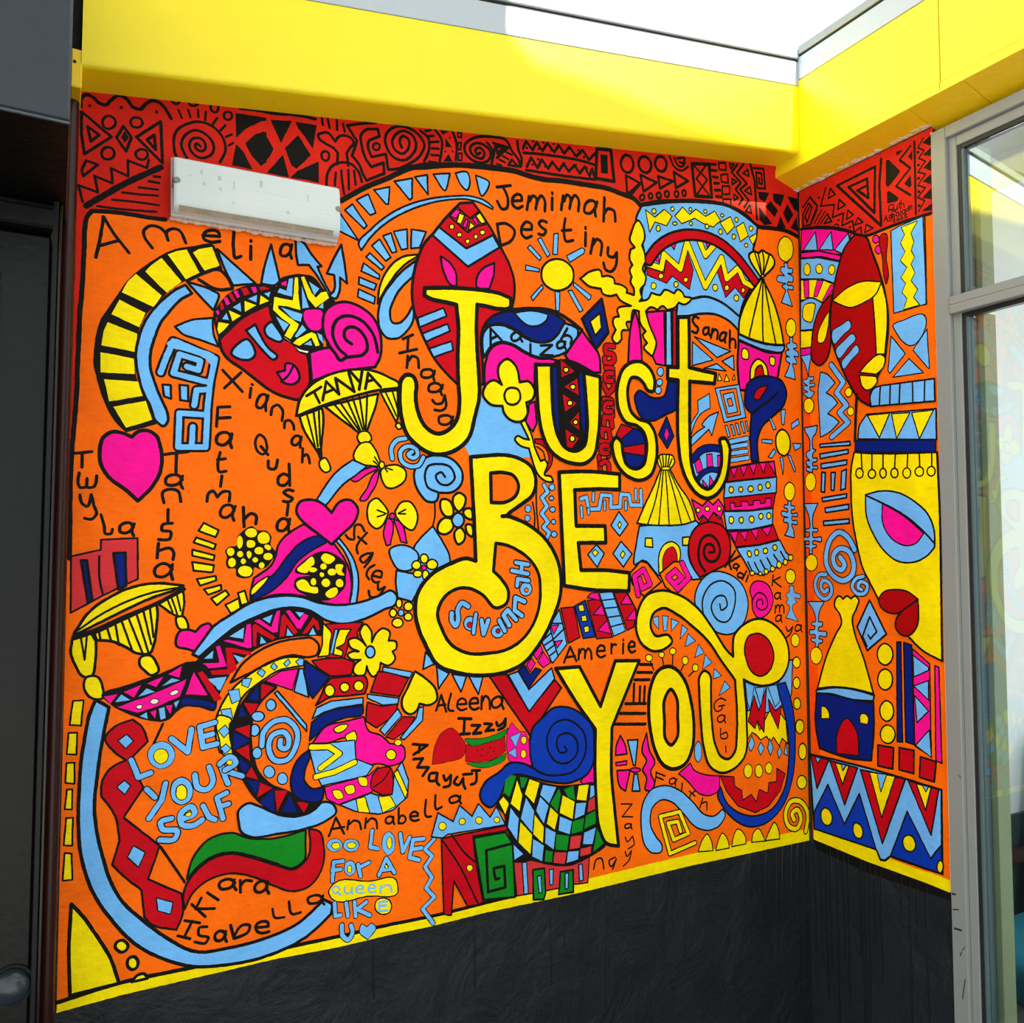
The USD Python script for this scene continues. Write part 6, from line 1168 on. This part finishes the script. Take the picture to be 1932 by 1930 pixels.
LABELS = {
 'ground': 'orange painted background',
 'border': 'dark red painted border under the fascia',
 'bottom_stripe': 'yellow stripe along the bottom edge',
 'border_line': 'thick black line below the red border',
 'border_frieze': 'black tribal patterns on the red border',
 'rainbow_arch': 'yellow barred arch with a light blue band',
 'spiked_mask': 'red face with light blue spikes and a star flower',
 'maze_pattern': 'light blue maze pattern beside the arch',
 'heart%1': 'pink heart under the yellow barred arch',
 'heart%2': 'pink heart over the light blue arc',
 'teeth_arc': 'arc of light blue teeth',
 'tall_mask': 'tall red mask with pink eyes',
 'banner': 'navy and light blue banner with lettering',
 'pink_panel': 'pink panel behind the flower',
 'sun': 'yellow sun with light blue rays',
 'diamond': 'navy diamond with yellow centre',
 'patterned_arch': 'light blue arch with red and yellow zigzags',
 'striped_wall': 'pink, blue and red stripes behind the palm',
 'palm_tree': 'yellow palm tree',
 'tall_hut': 'pink hut with a tall yellow thatched roof',
 'spindle_chain': 'yellow bead and light blue spindle chain',
 'letter_j': 'large yellow letter J',
 'letter_u%1': 'yellow letter u of the first word',
 'letter_u%2': 'yellow letter u with a swirl and red circle',
 'letter_s': 'yellow letter s',
 'letter_t': 'yellow letter t',
 'letter_b': 'large yellow letter B with a curled tail',
 'letter_e': 'yellow letter E',
 'letter_y': 'yellow letter Y',
 'letter_o': 'yellow letter O',
 'flower%1': 'yellow flower with eight petals beside the red vase',
 'flower%2': 'yellow flower on a stem beside the letter J',
 'letter_filling': 'black strip with red triangles inside the u',
 'flower_stem': 'yellow flower stem with leaves',
 'banner_swirl': 'navy swirl behind the s',
 'meander': 'light blue meander band',
 'small_diamonds': 'small light blue diamonds',
 'thatched_hut': 'light blue hut with a yellow thatched roof',
 'angular_spirals': 'pink angular spirals',
 'zigzag_crown': 'pink zigzag crown',
 'red_spiral': 'dark red spiral disc',
 'striped_dome': 'pink and blue striped dome inside the t',
 'spear_pair': 'pair of light blue spears',
 'maze_box': 'light blue nested box',
 'hooked_plume': 'navy hooked plume',
 'small_sun': 'small yellow sun with light blue rays',
 'patterned_column': 'red, pink and blue patterned column',
 'red_building': 'red building with navy windows',
 'tasselled_drum': 'yellow drum with three tassels',
 'small_heart': 'small pink heart below the drum',
 'bar_fan': 'fan of yellow bars',
 'berry_cluster': 'yellow berry cluster',
 'name_drum': 'yellow drum with capital lettering',
 'blue_arc': 'light blue arc',
 'bow%1': 'yellow bow with two pink ribbons, the tilted one',
 'bow%2': 'upright yellow bow with pink ribbons',
 'berry_heart': 'pink drop shape with berries and a navy band',
 'zigzag_band': 'pink and red zigzag band',
 'blue_wave': 'long light blue wave',
 'beaded_arc': 'yellow arc with blue diamonds and navy teeth',
 'red_vase': 'red vase with yellow sides',
 'pink_mask': 'pink striped face with red lips',
 'banded_bundle': 'red and light blue banded bundle',
 'yellow_heart': 'yellow heart',
 'leaf_cluster': 'light blue leaf cluster',
 'teeth_fringe': 'light blue teeth under the B',
 'strawberry': 'red strawberry shape',
 'watermelon_slice': 'watermelon slice with green rind',
 'pink_fish': 'small pink patterned fish',
 'chevron': 'red and light blue chevron',
 'patterned_scarf': 'patterned scarf of red, blue and pink',
 'tally_marks': 'black tally marks',
 'navy_spiral': 'navy blue spiral shell',
 'pink_cross': 'pink and light blue cross shape',
 'bar_column': 'column of yellow bars',
 'beaded_wedge': 'pink wedge with white beads',
 'blue_river': 'light blue river curve',
 'diamond_chain': 'dark red diamond chain',
 'wave_flag': 'green and red wave',
 'infinity_sign': 'light blue infinity sign',
 'yellow_fin': 'yellow fin and drops',
 'chequered_basket': 'green, yellow and blue chequered basket',
 'red_letters': 'red and green letter shapes',
 'crown': 'light blue crown with yellow dots',
 'wave_ribbon': 'light blue ribbon with a yellow square spiral',
 'flame_row': 'row of yellow flames',
 'pink_bag': 'pink shape under the letters',
 'feathered_shield': 'red, yellow and blue feathered shield',
 'bead_column': 'column of yellow beads',
 'tooth_row': 'light blue teeth and yellow pins',
 'signature': 'black painted signature and year',
 'striped_headdress': 'pink and blue striped headdress',
 'red_mask': 'dark red mask with yellow brow and lips',
 'zigzag_panel': 'light blue panel with a yellow zigzag',
 'crossed_triangles': 'four light blue crossed triangles',
 'zigzag_pair': 'pair of light blue zigzags',
 'banded_collar': 'light blue banded collar',
 'yellow_face': 'yellow face with a blue and pink eye',
 'tally_bars': 'light blue tally bars',
 'blue_hut': 'navy hut with a yellow pointed roof',
 'diamond_spiral': 'light blue diamond spiral',
 'slatted_panel': 'navy and pink slatted panel',
 'red_squares': 'three red squares',
 'zigzag_dado': 'blue, red and yellow zigzag panel',
 'dots_and_rod': 'pink dots and a red rod',
 'corner_band': 'deeper orange band along the corner',
 'bare_edge': 'unpainted white edge by the window frame',
 'dark_band': 'black brushed edge under the yellow stripe',
 'zigzag_strip': 'light blue zigzag strip',
 'small_flower': 'small yellow flower',
 'pink_spiral': 'pink spiral',
 'blue_spiral': 'light blue spirals',
}

def lettering_name(m):
    return 'lettering' if m.startswith('lettering') else m

SINGLE = dict(spindle_chain='spindle', bead_column='bead', bar_column='bar', bar_fan='bar', tally_bars='bar', small_diamonds='diamond', teeth_fringe='tooth', flame_row='flame',
              red_squares='square', crossed_triangles='triangle', tooth_row='tooth_mark', tally_marks='tally_mark', border_frieze='frieze_mark', teeth_arc='arc_tooth', yellow_fin='fin')

def paint(wall, root, marks_, ground):
    """Every mark a thin skin of paint, one step above whatever it covers."""
    allm = ground + [(m, s, c, p) for (w, m, s, c, p) in marks_ if w == wall]
    geoms = [a[3] for a in allm]; tree = shapely.STRtree(geoms)
    levels = np.zeros(len(allm), int)
    ii, jj = tree.query(geoms, predicate='intersects')
    below = {}
    for i, j in zip(ii, jj):
        if j < i: below.setdefault(i, []).append(j)
    for i in range(len(allm)):
        if i in below: levels[i] = 1+max(levels[j] for j in below[i])
    # a row of like marks is split into its single marks
    parts, comp = {}, {}
    for i, (m, s, c, p) in enumerate(allm):
        if m.split('%')[0] in SINGLE: comp.setdefault(m, []).append(i)
    for m, idx in comp.items():
        g = [geoms[i].buffer(.3) for i in idx]; tr = shapely.STRtree(g); root_ = list(range(len(idx)))
        def find(a):
            while root_[a] != a: a = root_[a]
            return a
        for a, b in zip(*tr.query(g, predicate='intersects')): root_[find(a)] = find(b)
        for a, i in enumerate(idx):
            mm = allm[i]; allm[i] = (SINGLE[m.split('%')[0]]+f'%{m}{find(a)}', '', mm[2], mm[3])
    for (m, s, c, p), lv in zip(allm, levels): parts.setdefault((m, s), []).append((c, p, lv))
    made = {}
    for (m, s), items in parts.items():
        V, Fc, Cc, n = [], [], [], 0
        for c, p, lv in items:
            v, f = trimesh.creation.triangulate_polygon(p, engine='earcut')
            if len(f) == 0: continue
            off = .0003+STEP*lv
            v = np.asarray(v)/1000
            w3 = np.column_stack([v[:, 0], np.full(len(v), D-off), v[:, 1]]) if wall == 1 else np.column_stack([np.full(len(v), XC-off), D-v[:, 0], v[:, 1]])
            nrm = np.cross(w3[f[0][1]]-w3[f[0][0]], w3[f[0][2]]-w3[f[0][0]])
            f = np.asarray(f)
            if (nrm[1] if wall == 1 else nrm[0]) > 0: f = f[:, ::-1]
            V.append(w3); Fc.append(f+n); n += len(v); Cc.append(np.tile(COL[c], (len(v), 1)))
        if not V: continue
        base = m.split('%')[0]
        nm = 'painted_'+(lettering_name(base) if not s else s)
        parent = root
        if s:
            if (m, '') not in made: made[(m, '')] = None
            parent = made[(m, '')] or root
        V, Fc, Cc = np.vstack(V), np.vstack(Fc), np.vstack(Cc)
        keep, inv = np.unique(Fc, return_inverse=True)
        V, Cc, Fc = V[keep], Cc[keep], inv.reshape(-1, 3)
        me = trimesh.Trimesh(V, Fc, process=False)
        made[(m, s)] = obj(nm, me, 'mural_paint', parent, LABELS.get(m if not s else '') or (LABELS.get(base) if not s else None), smooth=False, primvar=Cc)

ALL = marks(DATA)
def P_(s): return Polygon([tuple(map(float, t.split(','))) for t in s.split()])
mur = thing('mural', 'large orange hand-painted mural reading Just BE You on the main wall', 'mural')
paint(1, mur, ALL, [("ground","","O",P_("20,2442 1859,2724 1954,2657 1945,1782 1950,732 1486,737 883,738 543,734 408,740 128,737 26,732 23,1500")),("border","","D",P_("20,2442 1859,2724 1954,2657 1948,2501 1887,2512 1769,2504 1718,2528 1642,2540 1554,2533 1460,2514 1393,2497 1348,2479 1322,2492 1284,2497 1240,2502 1179,2499 1098,2490 1037,2483 994,2484 964,2486 911,2481 859,2474 795,2462 726,2444 677,2423 636,2396 590,2367 551,2338 532,2323 528,2297 265,2223 176,2212 152,2210 123,2210 92,2209 65,2206 49,2203 41,2193 37,2168 37,2133 35,2087 35,2046 32,1955 31,1855 28,1795 23,1770 19,1794"))])
mur2 = thing('mural', 'narrow mural panel with dark red mask and yellow face on the return wall', 'mural')
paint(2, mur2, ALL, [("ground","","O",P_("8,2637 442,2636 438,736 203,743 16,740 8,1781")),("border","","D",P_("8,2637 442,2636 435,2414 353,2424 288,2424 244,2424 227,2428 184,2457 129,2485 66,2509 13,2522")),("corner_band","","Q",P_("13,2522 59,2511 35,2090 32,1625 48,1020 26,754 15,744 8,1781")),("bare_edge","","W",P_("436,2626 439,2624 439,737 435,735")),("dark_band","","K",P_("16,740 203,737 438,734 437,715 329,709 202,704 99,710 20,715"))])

# ---------------------------------------------------------------- fascia boards round the courtyard roof
zb = lambda x: 2.4285+.1477*x
YF = D-.09
f1 = thing('roof_fascia', 'glossy yellow sloping roof fascia running above the mural', 'fascia', (0, YF, 2.5))
for a, b in ((.0225, 1.8455),):
    pts = []
    for X in (a, b):
        pts += [(X, YF, zb(X)+.010), (X, YF+.003, zb(X)+.004), (X, YF+.010, zb(X)), (X, D+.02, zb(X)-.002), (X, YF, zb(X)+.1955), (X, D+.02, zb(X)+.1955)]
    obj('fascia_board', hull(pts), 'yellow_gloss', f1, smooth=50)
obj('trim_board', slope_box(.0225, 1.8455, YF-.002, D+.02, lambda x: zb(x)+.1965, lambda x: zb(x)+.266, .001), 'white_trim', f1, label='white painted strip above the yellow board')
obj('shadow_gap', slope_box(.0225, 1.85, YF-.001, D+.02, lambda x: zb(x)+.266, lambda x: zb(x)+.2735, .0005), 'black_gap', f1, label='thin black gap under the roof edge')
obj('roof_cap', slope_box(.0225, 1.853, YF-.006, D+.25, lambda x: zb(x)+.2735, lambda x: zb(x)+.302, .002), 'aluminium', f1, label='grey metal roof edge strip')
obj('end_bracket', bx(.006, .024, YF+.002, D, 2.392, 2.463, .002), 'yellow_soffit', f1, label='small yellow end piece with a screw hole')
obj('screw_hole', cyl((.0115, YF+.0035, 2.438), (.0115, YF+.0012, 2.438), .0028, 12), 'black_gap', f1)
obj('end_shadow_block', bx(-.012, .0222, YF+.03, D, 2.463, 2.75, .001), 'black_gap', f1, label='black block painting in the shaded gap at the left end of the fascia')  # solid black block painting in the shade of an open gap

XF = 1.845
f2 = thing('roof_fascia', 'yellow box fascia running over the window towards the viewer', 'fascia', (XF, 1.2, 2.66))
def rboard(y0, y1, z0, z1, x0, x1, c=.0015): return bx(x0, x1, y0, y1, z0, z1, c)
seams = [(D+.01, 1.2275), (1.2255, .30), (.298, -.9), (-.902, -2.5)]
for ya, yb in seams:
    obj('fascia_board', bx(XF, XF+.02, yb, ya, 2.688, 2.914, .001), 'yellow_gloss', f2, smooth=30)
    obj('lip_board', hull([(XF-.003, ya, 2.663), (XF-.003, yb, 2.663), (XF-.003, ya, 2.686), (XF-.003, yb, 2.686), (XF+.02, ya, 2.660), (XF+.02, yb, 2.660), (XF+.02, ya, 2.688), (XF+.02, yb, 2.688)]), 'yellow_gloss', f2)
for ya, yb in ((D, 1.312), (1.3105, 1.168), (1.1665, .25), (.2485, -.9), (-.902, -2.5)):
    obj('soffit_board', hull([(XF-.002, ya, 2.6625), (XF-.002, yb, 2.6625), (XC+.06, ya, 2.624), (XC+.06, yb, 2.624), (XF-.002, ya, 2.674), (XF-.002, yb, 2.674), (XC+.06, ya, 2.674), (XC+.06, yb, 2.674)]), 'yellow_soffit', f2, smooth=False)
obj('trim_board', bx(XF-.002, XF+.06, -2.5, 1.66, 2.915, 2.980, .001), 'white_trim', f2, label='pale grey painted strip above the yellow boards')
obj('shadow_gap', bx(XF-.001, XF+.08, -2.5, 1.66, 2.980, 2.987, .0005), 'black_gap', f2, label='thin black gap under the roof edge')
obj('roof_cap', bx(XF-.006, XF+.3, -2.5, 1.654, 2.987, 3.010, .002), 'aluminium', f2, label='grey metal roof edge strip')
obj('nail_hole', cyl((XF-.0008, 1.115, 2.846), (XF+.001, 1.115, 2.846), .0035, 10), 'black_gap', f2)
# flaking paint where the soffit meets the wall
rf = random.Random(3)
fl = []
for _ in range(46):
    y = D-.44*rf.random()**1.3; x = XC-.001-.012*rf.random()
    r = .002+.007*rf.random(); z = 2.6625-.0385*(x-XF+.002)/(XC+.06-XF+.002)
    t = trimesh.creation.icosphere(1, 1.0); t.apply_scale((r, r*1.5, .0016)); t.apply_translation((x, y, z)); fl.append(t)
obj('flaking_paint', fl, 'white_render', f2, label='white flaking paint along the wall', kind='stuff')

# ---------------------------------------------------------------- bulkhead lamp
lampu = thing('bulkhead_light', 'white plastic bulkhead light with ribbed diffuser, tilted slightly, over the mural', 'light', (.355, D, 2.2785))
A_ = np.array([.3515, 0, 2.2775]); th = .022; DO = .003
HS, LS = .87, .970          # height and length against the drawn profile
ex, ez = np.array([math.cos(th), 0, math.sin(th)]), np.array([-math.sin(th), 0, math.cos(th)])
def lp(a, d, b): return A_+ex*a*LS+ez*b*HS+np.array([0, D-DO-d, 0])
obj('base_tray', hull([lp(a*.172, d, b*h) for a in (-1, 1) for b in (-1, 1) for d, h in ((0, .0655), (.012, .0675), (.016, .065))]), 'white_plastic', lampu)
P = []
for a, ins in ((-.170, 0), (-.164, .004), (.164, .004), (.170, 0)):
    for d, b in ((.014, .063), (.034, .060), (.041, .055), (.0445, .040), (.0460, .015), (.0460, -.020), (.0440, -.044), (.040, -.054), (.032, -.061), (.014, -.063)):
        P.append(lp(a, d-(.004 if not ins and d > .03 else 0), b))
obj('diffuser', hull(P), 'diffuser', lampu, smooth=40)
for a in (-.170, .170):
    obj('clip', cyl(lp(a-.004*np.sign(a), .030, .002), lp(a+.0012*np.sign(a), .030, .002), .0105, 18), 'clip_grey', lampu)
    obj('clip_screw', cyl(lp(a*.965, .0425, .002), lp(a*.965, .0462, .002), .0075, 16, .006), 'clip_grey', lampu)
FD = .0459
for a, b, w, h in ((-.118, .030, .0025, .006), (-.083, .024, .003, .007), (-.113, .004, .0025, .005), (-.082, -.001, .003, .005), (-.055, .012, .0015, .012), (0, .028, .0022, .010), (.098, .015, .0015, .010), (.055, -.028, .0025, .004), (-.056, -.028, .002, .003), (.142, -.016, .0035, .0012), (-.140, .018, .003, .0012)):
    obj('diffuser_mark', hull([lp(a+sa*w, FD+dd, b+sb*h*.8) for sa in (-1, 1) for sb in (-1, 1) for dd in (0, .0004)]), 'diffuser_mark', lampu)
obj('dirt_band', [hull([lp(a, d, b) for a in (x0, x1) for d, b in ((.0425, -.0525), (.0375, -.0565), (.033, -.0617), (.0315, -.058))]) for x0, x1 in ((-.160, -.02), (-.02, .155))], 'dirt', lampu, label='dirty lower edge of the diffuser')
sl = []
for k in range(30):
    t = trimesh.creation.icosphere(1, 1.0); r = rf.uniform(.003, .0065); t.apply_scale((r*1.6, .004, r)); t.apply_translation(lp(-.168+.336*k/29, .004, -.0685-rf.uniform(0, .003))); sl.append(t)
obj('sealant_bead', sl, 'sealant', lampu, label='peach coloured sealant under the lamp')

# ---------------------------------------------------------------- left: steel shutter housing, door, post
hs = thing('shutter_housing', 'dark slate blue steel box at the top left, beside the yellow fascia', 'shutter box', (-.3, 1.3, 2.15))
obj('housing_box', bx(-1.2, .0055, 1.30, D-.001, 2.1565, 2.62, .004), 'shutter_steel', hs)
obj('soffit_plate', bx(-1.2, .0045, 1.3045, 1.748, 2.1535, 2.1563, .0005), 'soffit_black', hs, label='dark underside')
obj('bottom_lip', bx(-1.2, .0058, 1.2985, 1.304, 2.153, 2.1562, .001), 'worn_steel', hs, label='worn paler lower edge')
dr = thing('steel_door', 'black steel door under the shutter box at the left edge', 'door', (-.5, 1.6, 0))
obj('door_leaf', bx(-1.2, -.016, 1.60, 1.64, .02, 2.09, .003), 'door_black', dr)
obj('head_rail', bx(-1.2, -.010, 1.585, 1.66, 2.10, 2.135, .004), 'door_black', dr)
obj('head_plate', bx(-1.2, -.010, 1.61, 1.70, 2.135, 2.150, .002), 'door_black', dr)
obj('frame_post', bx(-.0145, -.0065, 1.585, 1.70, 0, 2.148, .001), 'door_black', dr)
obj('frame_post', bx(-.0055, -.0005, 1.60, 1.70, 0, 2.148, .0008), 'gloss_black', dr)
for k in range(5):
    obj('louvre_slat', bx(-.34, -.088, 1.592, 1.602, 2.005-.022*k, 2.019-.022*k, .002), 'gloss_black', dr)
for k in range(9):
    t = trimesh.creation.icosphere(1, 1.0); t.apply_scale((.004, .004, .011)); t.apply_translation((-.013+.003*rf.random(), 1.605, 2.085+.006*k)); obj('rust_patch', t, 'rust', dr)
t = trimesh.creation.icosphere(3, .027); t.apply_scale((1, .75, 1)); t.apply_translation((-.041, 1.592, .862))
obj('bolt_cap', t, 'knob_dark', dr, label='round dark bolt cover near the bottom')
obj('bolt_plate', cyl((-.041, 1.601, .862), (-.041, 1.596, .862), .032, 28), 'door_black', dr)
ps = thing('corner_pipe', 'slim glossy black vertical pipe by the mural, its reflection painted in as dark brown', 'pipe', (.008, 1.72, 0))
obj('pipe', cyl((.0085, 1.722, 0), (.0085, 1.722, 2.395), .0135, 40), 'pipe_reflection_brown', ps, smooth=60)
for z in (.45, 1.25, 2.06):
    obj('pipe_collar', cyl((.0085, 1.722, z), (.0085, 1.722, z+.03), .0142, 40), 'pipe_reflection_brown', ps, smooth=60)

# ---------------------------------------------------------------- window on the right
wn = thing('window_1', 'grey aluminium framed window to the right of the mural', None, (XC, 0, 0), kind='structure')
XO = XC-.004
obj('post', bx(XO, XC+.07, 1.2735, 1.3128, 0, 2.622, .002), 'frame_grey', wn)
obj('post_sash', bx(XO+.012, XC+.06, 1.2525, 1.2735, 0, 2.60, .0015), 'frame_grey', wn)
obj('top_rail', bx(XO, XC+.07, -2.5, 1.2735, 2.592, 2.622, .002), 'frame_grey', wn)
obj('top_sash', bx(XO+.012, XC+.06, -2.5, 1.2525, 2.566, 2.592, .0015), 'frame_grey', wn)
obj('transom', bx(XO-.004, XC+.07, -2.5, 1.2725, 2.145, 2.167, .0015), 'frame_grey', wn)
obj('transom_upper', bx(XO-.002, XC+.07, -2.5, 1.2725, 2.1675, 2.189, .0015), 'frame_grey', wn)
obj('bottom_rail', bx(XO, XC+.07, -2.5, 1.2735, 0, .12, .002), 'frame_grey', wn)
for nm, z0, z1 in (('upper', 2.189, 2.566), ('lower', .12, 2.145)):
    obj('gasket', bx(XO+.016, XC+.02, 1.243, 1.2525, z0, z1, .001), 'gasket_black', wn)
    obj('gasket', bx(XO+.016, XC+.02, -2.5, 1.243, z1-.011, z1, .001), 'gasket_black', wn)
    obj('glazing_bead', bx(XC+.012, XC+.05, 1.236, 1.243, z0, z1-.011, .001), 'bead_grey', wn)
    obj('glass_pane', bx(XC+.020, XC+.024, -2.5, 1.243, z0, z1-.010, .0), 'window_glass', wn, smooth=False)
    obj('inner_reveal', bx(XC+.05, XC+.10, 1.222, 1.243, z0, z1, .001), 'reveal_reflection', wn)

for y, z, l, w, a in ((1.300, .70, .016, .0022, .3), (1.296, .655, .02, .004, .1), (1.290, .60, .012, .0014, 1.2), (1.283, .615, .014, .0012, 1.0), (1.285, .52, .05, .0016, 1.4), (1.304, .735, .010, .004, .2), (1.281, 1.02, .012, .001, -.6)):
    c, s_ = math.cos(a), math.sin(a)
    obj('scuff_mark', hull([(XO-.0003-dx, y-c*u*l+s_*v*w, z+s_*u*l+c*v*w) for u in (-.5, .5) for v in (-.5, .5) for dx in (0, .0004)]), 'gasket_black', wn)

# ---------------------------------------------------------------- the room behind the glass
room = thing('wall_room', 'white room wall with dark lower part seen through the window', None, kind='structure')
obj('upper_wall', bx(XC+.10, 5.2, 1.68, 1.75, .70, 3.0, .0), 'room_white', room)
obj('dado', bx(XC+.10, 5.2, 1.672, 1.75, 0, .70, .002), 'room_dado', room)
obj('end_wall', bx(5.2, 5.3, -4, 1.75, 0, 3.0, .0), 'room_white', room)
obj('floor', bx(XC+.03, 5.3, -4, 1.75, -.1, .001, .0), 'room_floor', kind='structure')
obj('ceiling', bx(XC+.10, 5.3, -4, 1.75, 2.9, 2.96, .0), 'room_white', kind='structure')
bk = thing('ceiling_bulkhead', 'yellow bulkhead below the room ceiling, seen through the upper pane', 'bulkhead', (2.3, 0, 2.63))
obj('bulkhead_box', bx(2.26, 2.44, -4, 1.67, 2.635, 2.9, .003), 'yellow_gloss', bk)
obj('bottom_bead', bx(2.25, 2.265, -4, 1.67, 2.63, 2.65, .003), 'yellow_soffit', bk)
lt = thing('added_room_light', 'added unseen light panel that brightens the room behind the window', 'light', (3.6, -.9, 2.9))
obj('panel', bx(2.7, 4.5, -2.2, .4, 2.888, 2.8955, .001), 'added_glow_panel', lt)  # unseen panel, added to brighten the room
obj('panel_frame', bx(2.68, 4.52, -2.22, .42, 2.8955, 2.8995, .001), 'aluminium', lt)
def chair(x, y, label):
    c = thing('lounge_chair', label, 'chair', (x, y, 0), group=None)
    obj('seat', bx(x-.27, x+.27, y-.27, y+.27, .30, .44, .04), 'teal_cloth', c, smooth=60)
    obj('backrest', hull([(x+.16, y-.27, .42), (x+.30, y-.27, .42), (x+.26, y-.26, .98), (x+.36, y-.26, .98), (x+.16, y+.27, .42), (x+.30, y+.27, .42), (x+.26, y+.26, .98), (x+.36, y+.26, .98)]), 'teal_cloth', c)
    for s in (-1, 1):
        ys = y+s*.29
        obj('arm', hull([(x-.30, ys-.03, .60), (x-.30, ys+.03, .60), (x-.30, ys-.03, .63), (x-.30, ys+.03, .63), (x+.30, ys-.02, .56), (x+.30, ys+.02, .56), (x+.30, ys-.02, .59), (x+.30, ys+.02, .59)]), 'brown_wood', c)
        obj('side_rail', bx(x-.28, x+.30, ys-.02, ys+.02, .27, .33, .004), 'brown_wood', c)
        for xs in (-.27, .27):
            obj('leg', bx(x+xs-.022, x+xs+.022, ys-.02, ys+.02, 0, .60 if xs < 0 else .57, .003), 'brown_wood', c)
chair(2.62, 1.355, 'teal upholstered lounge chair with brown wooden arms close behind the window')
chair(3.55, 1.25, 'teal upholstered lounge chair further back in the room')

# ---------------------------------------------------------------- added unseen slab, its outline shaped to shade the mural
cp = thing('added_canopy', 'added unseen flat white slab on steel posts, shaped to cast the shadow edge', 'added_canopy', (0, -1.8, 0))
EDGE = [(-4.0, .30), (1.075, .30), (1.085, .06), (1.115, .040), (1.168, .016), (1.338, .014), (1.443, .009), (1.576, .001), (1.824, -.004), (2.3, -.02), (6, -.1), (6, -4), (-4, -4)]  # outline carried back along the sun from the wanted shadow edge
obj('shade_slab', trimesh.creation.extrude_polygon(Polygon(EDGE), .1, engine='earcut').apply_translation((0, 0, 4.9)), 'far_render', cp, smooth=False)
for x in (-3.6, 5.6):
    for y in (-3.7, -.5):
        obj('post', cyl((x, y, 0), (x, y, 4.9), .06, 20), 'frame_grey', cp)
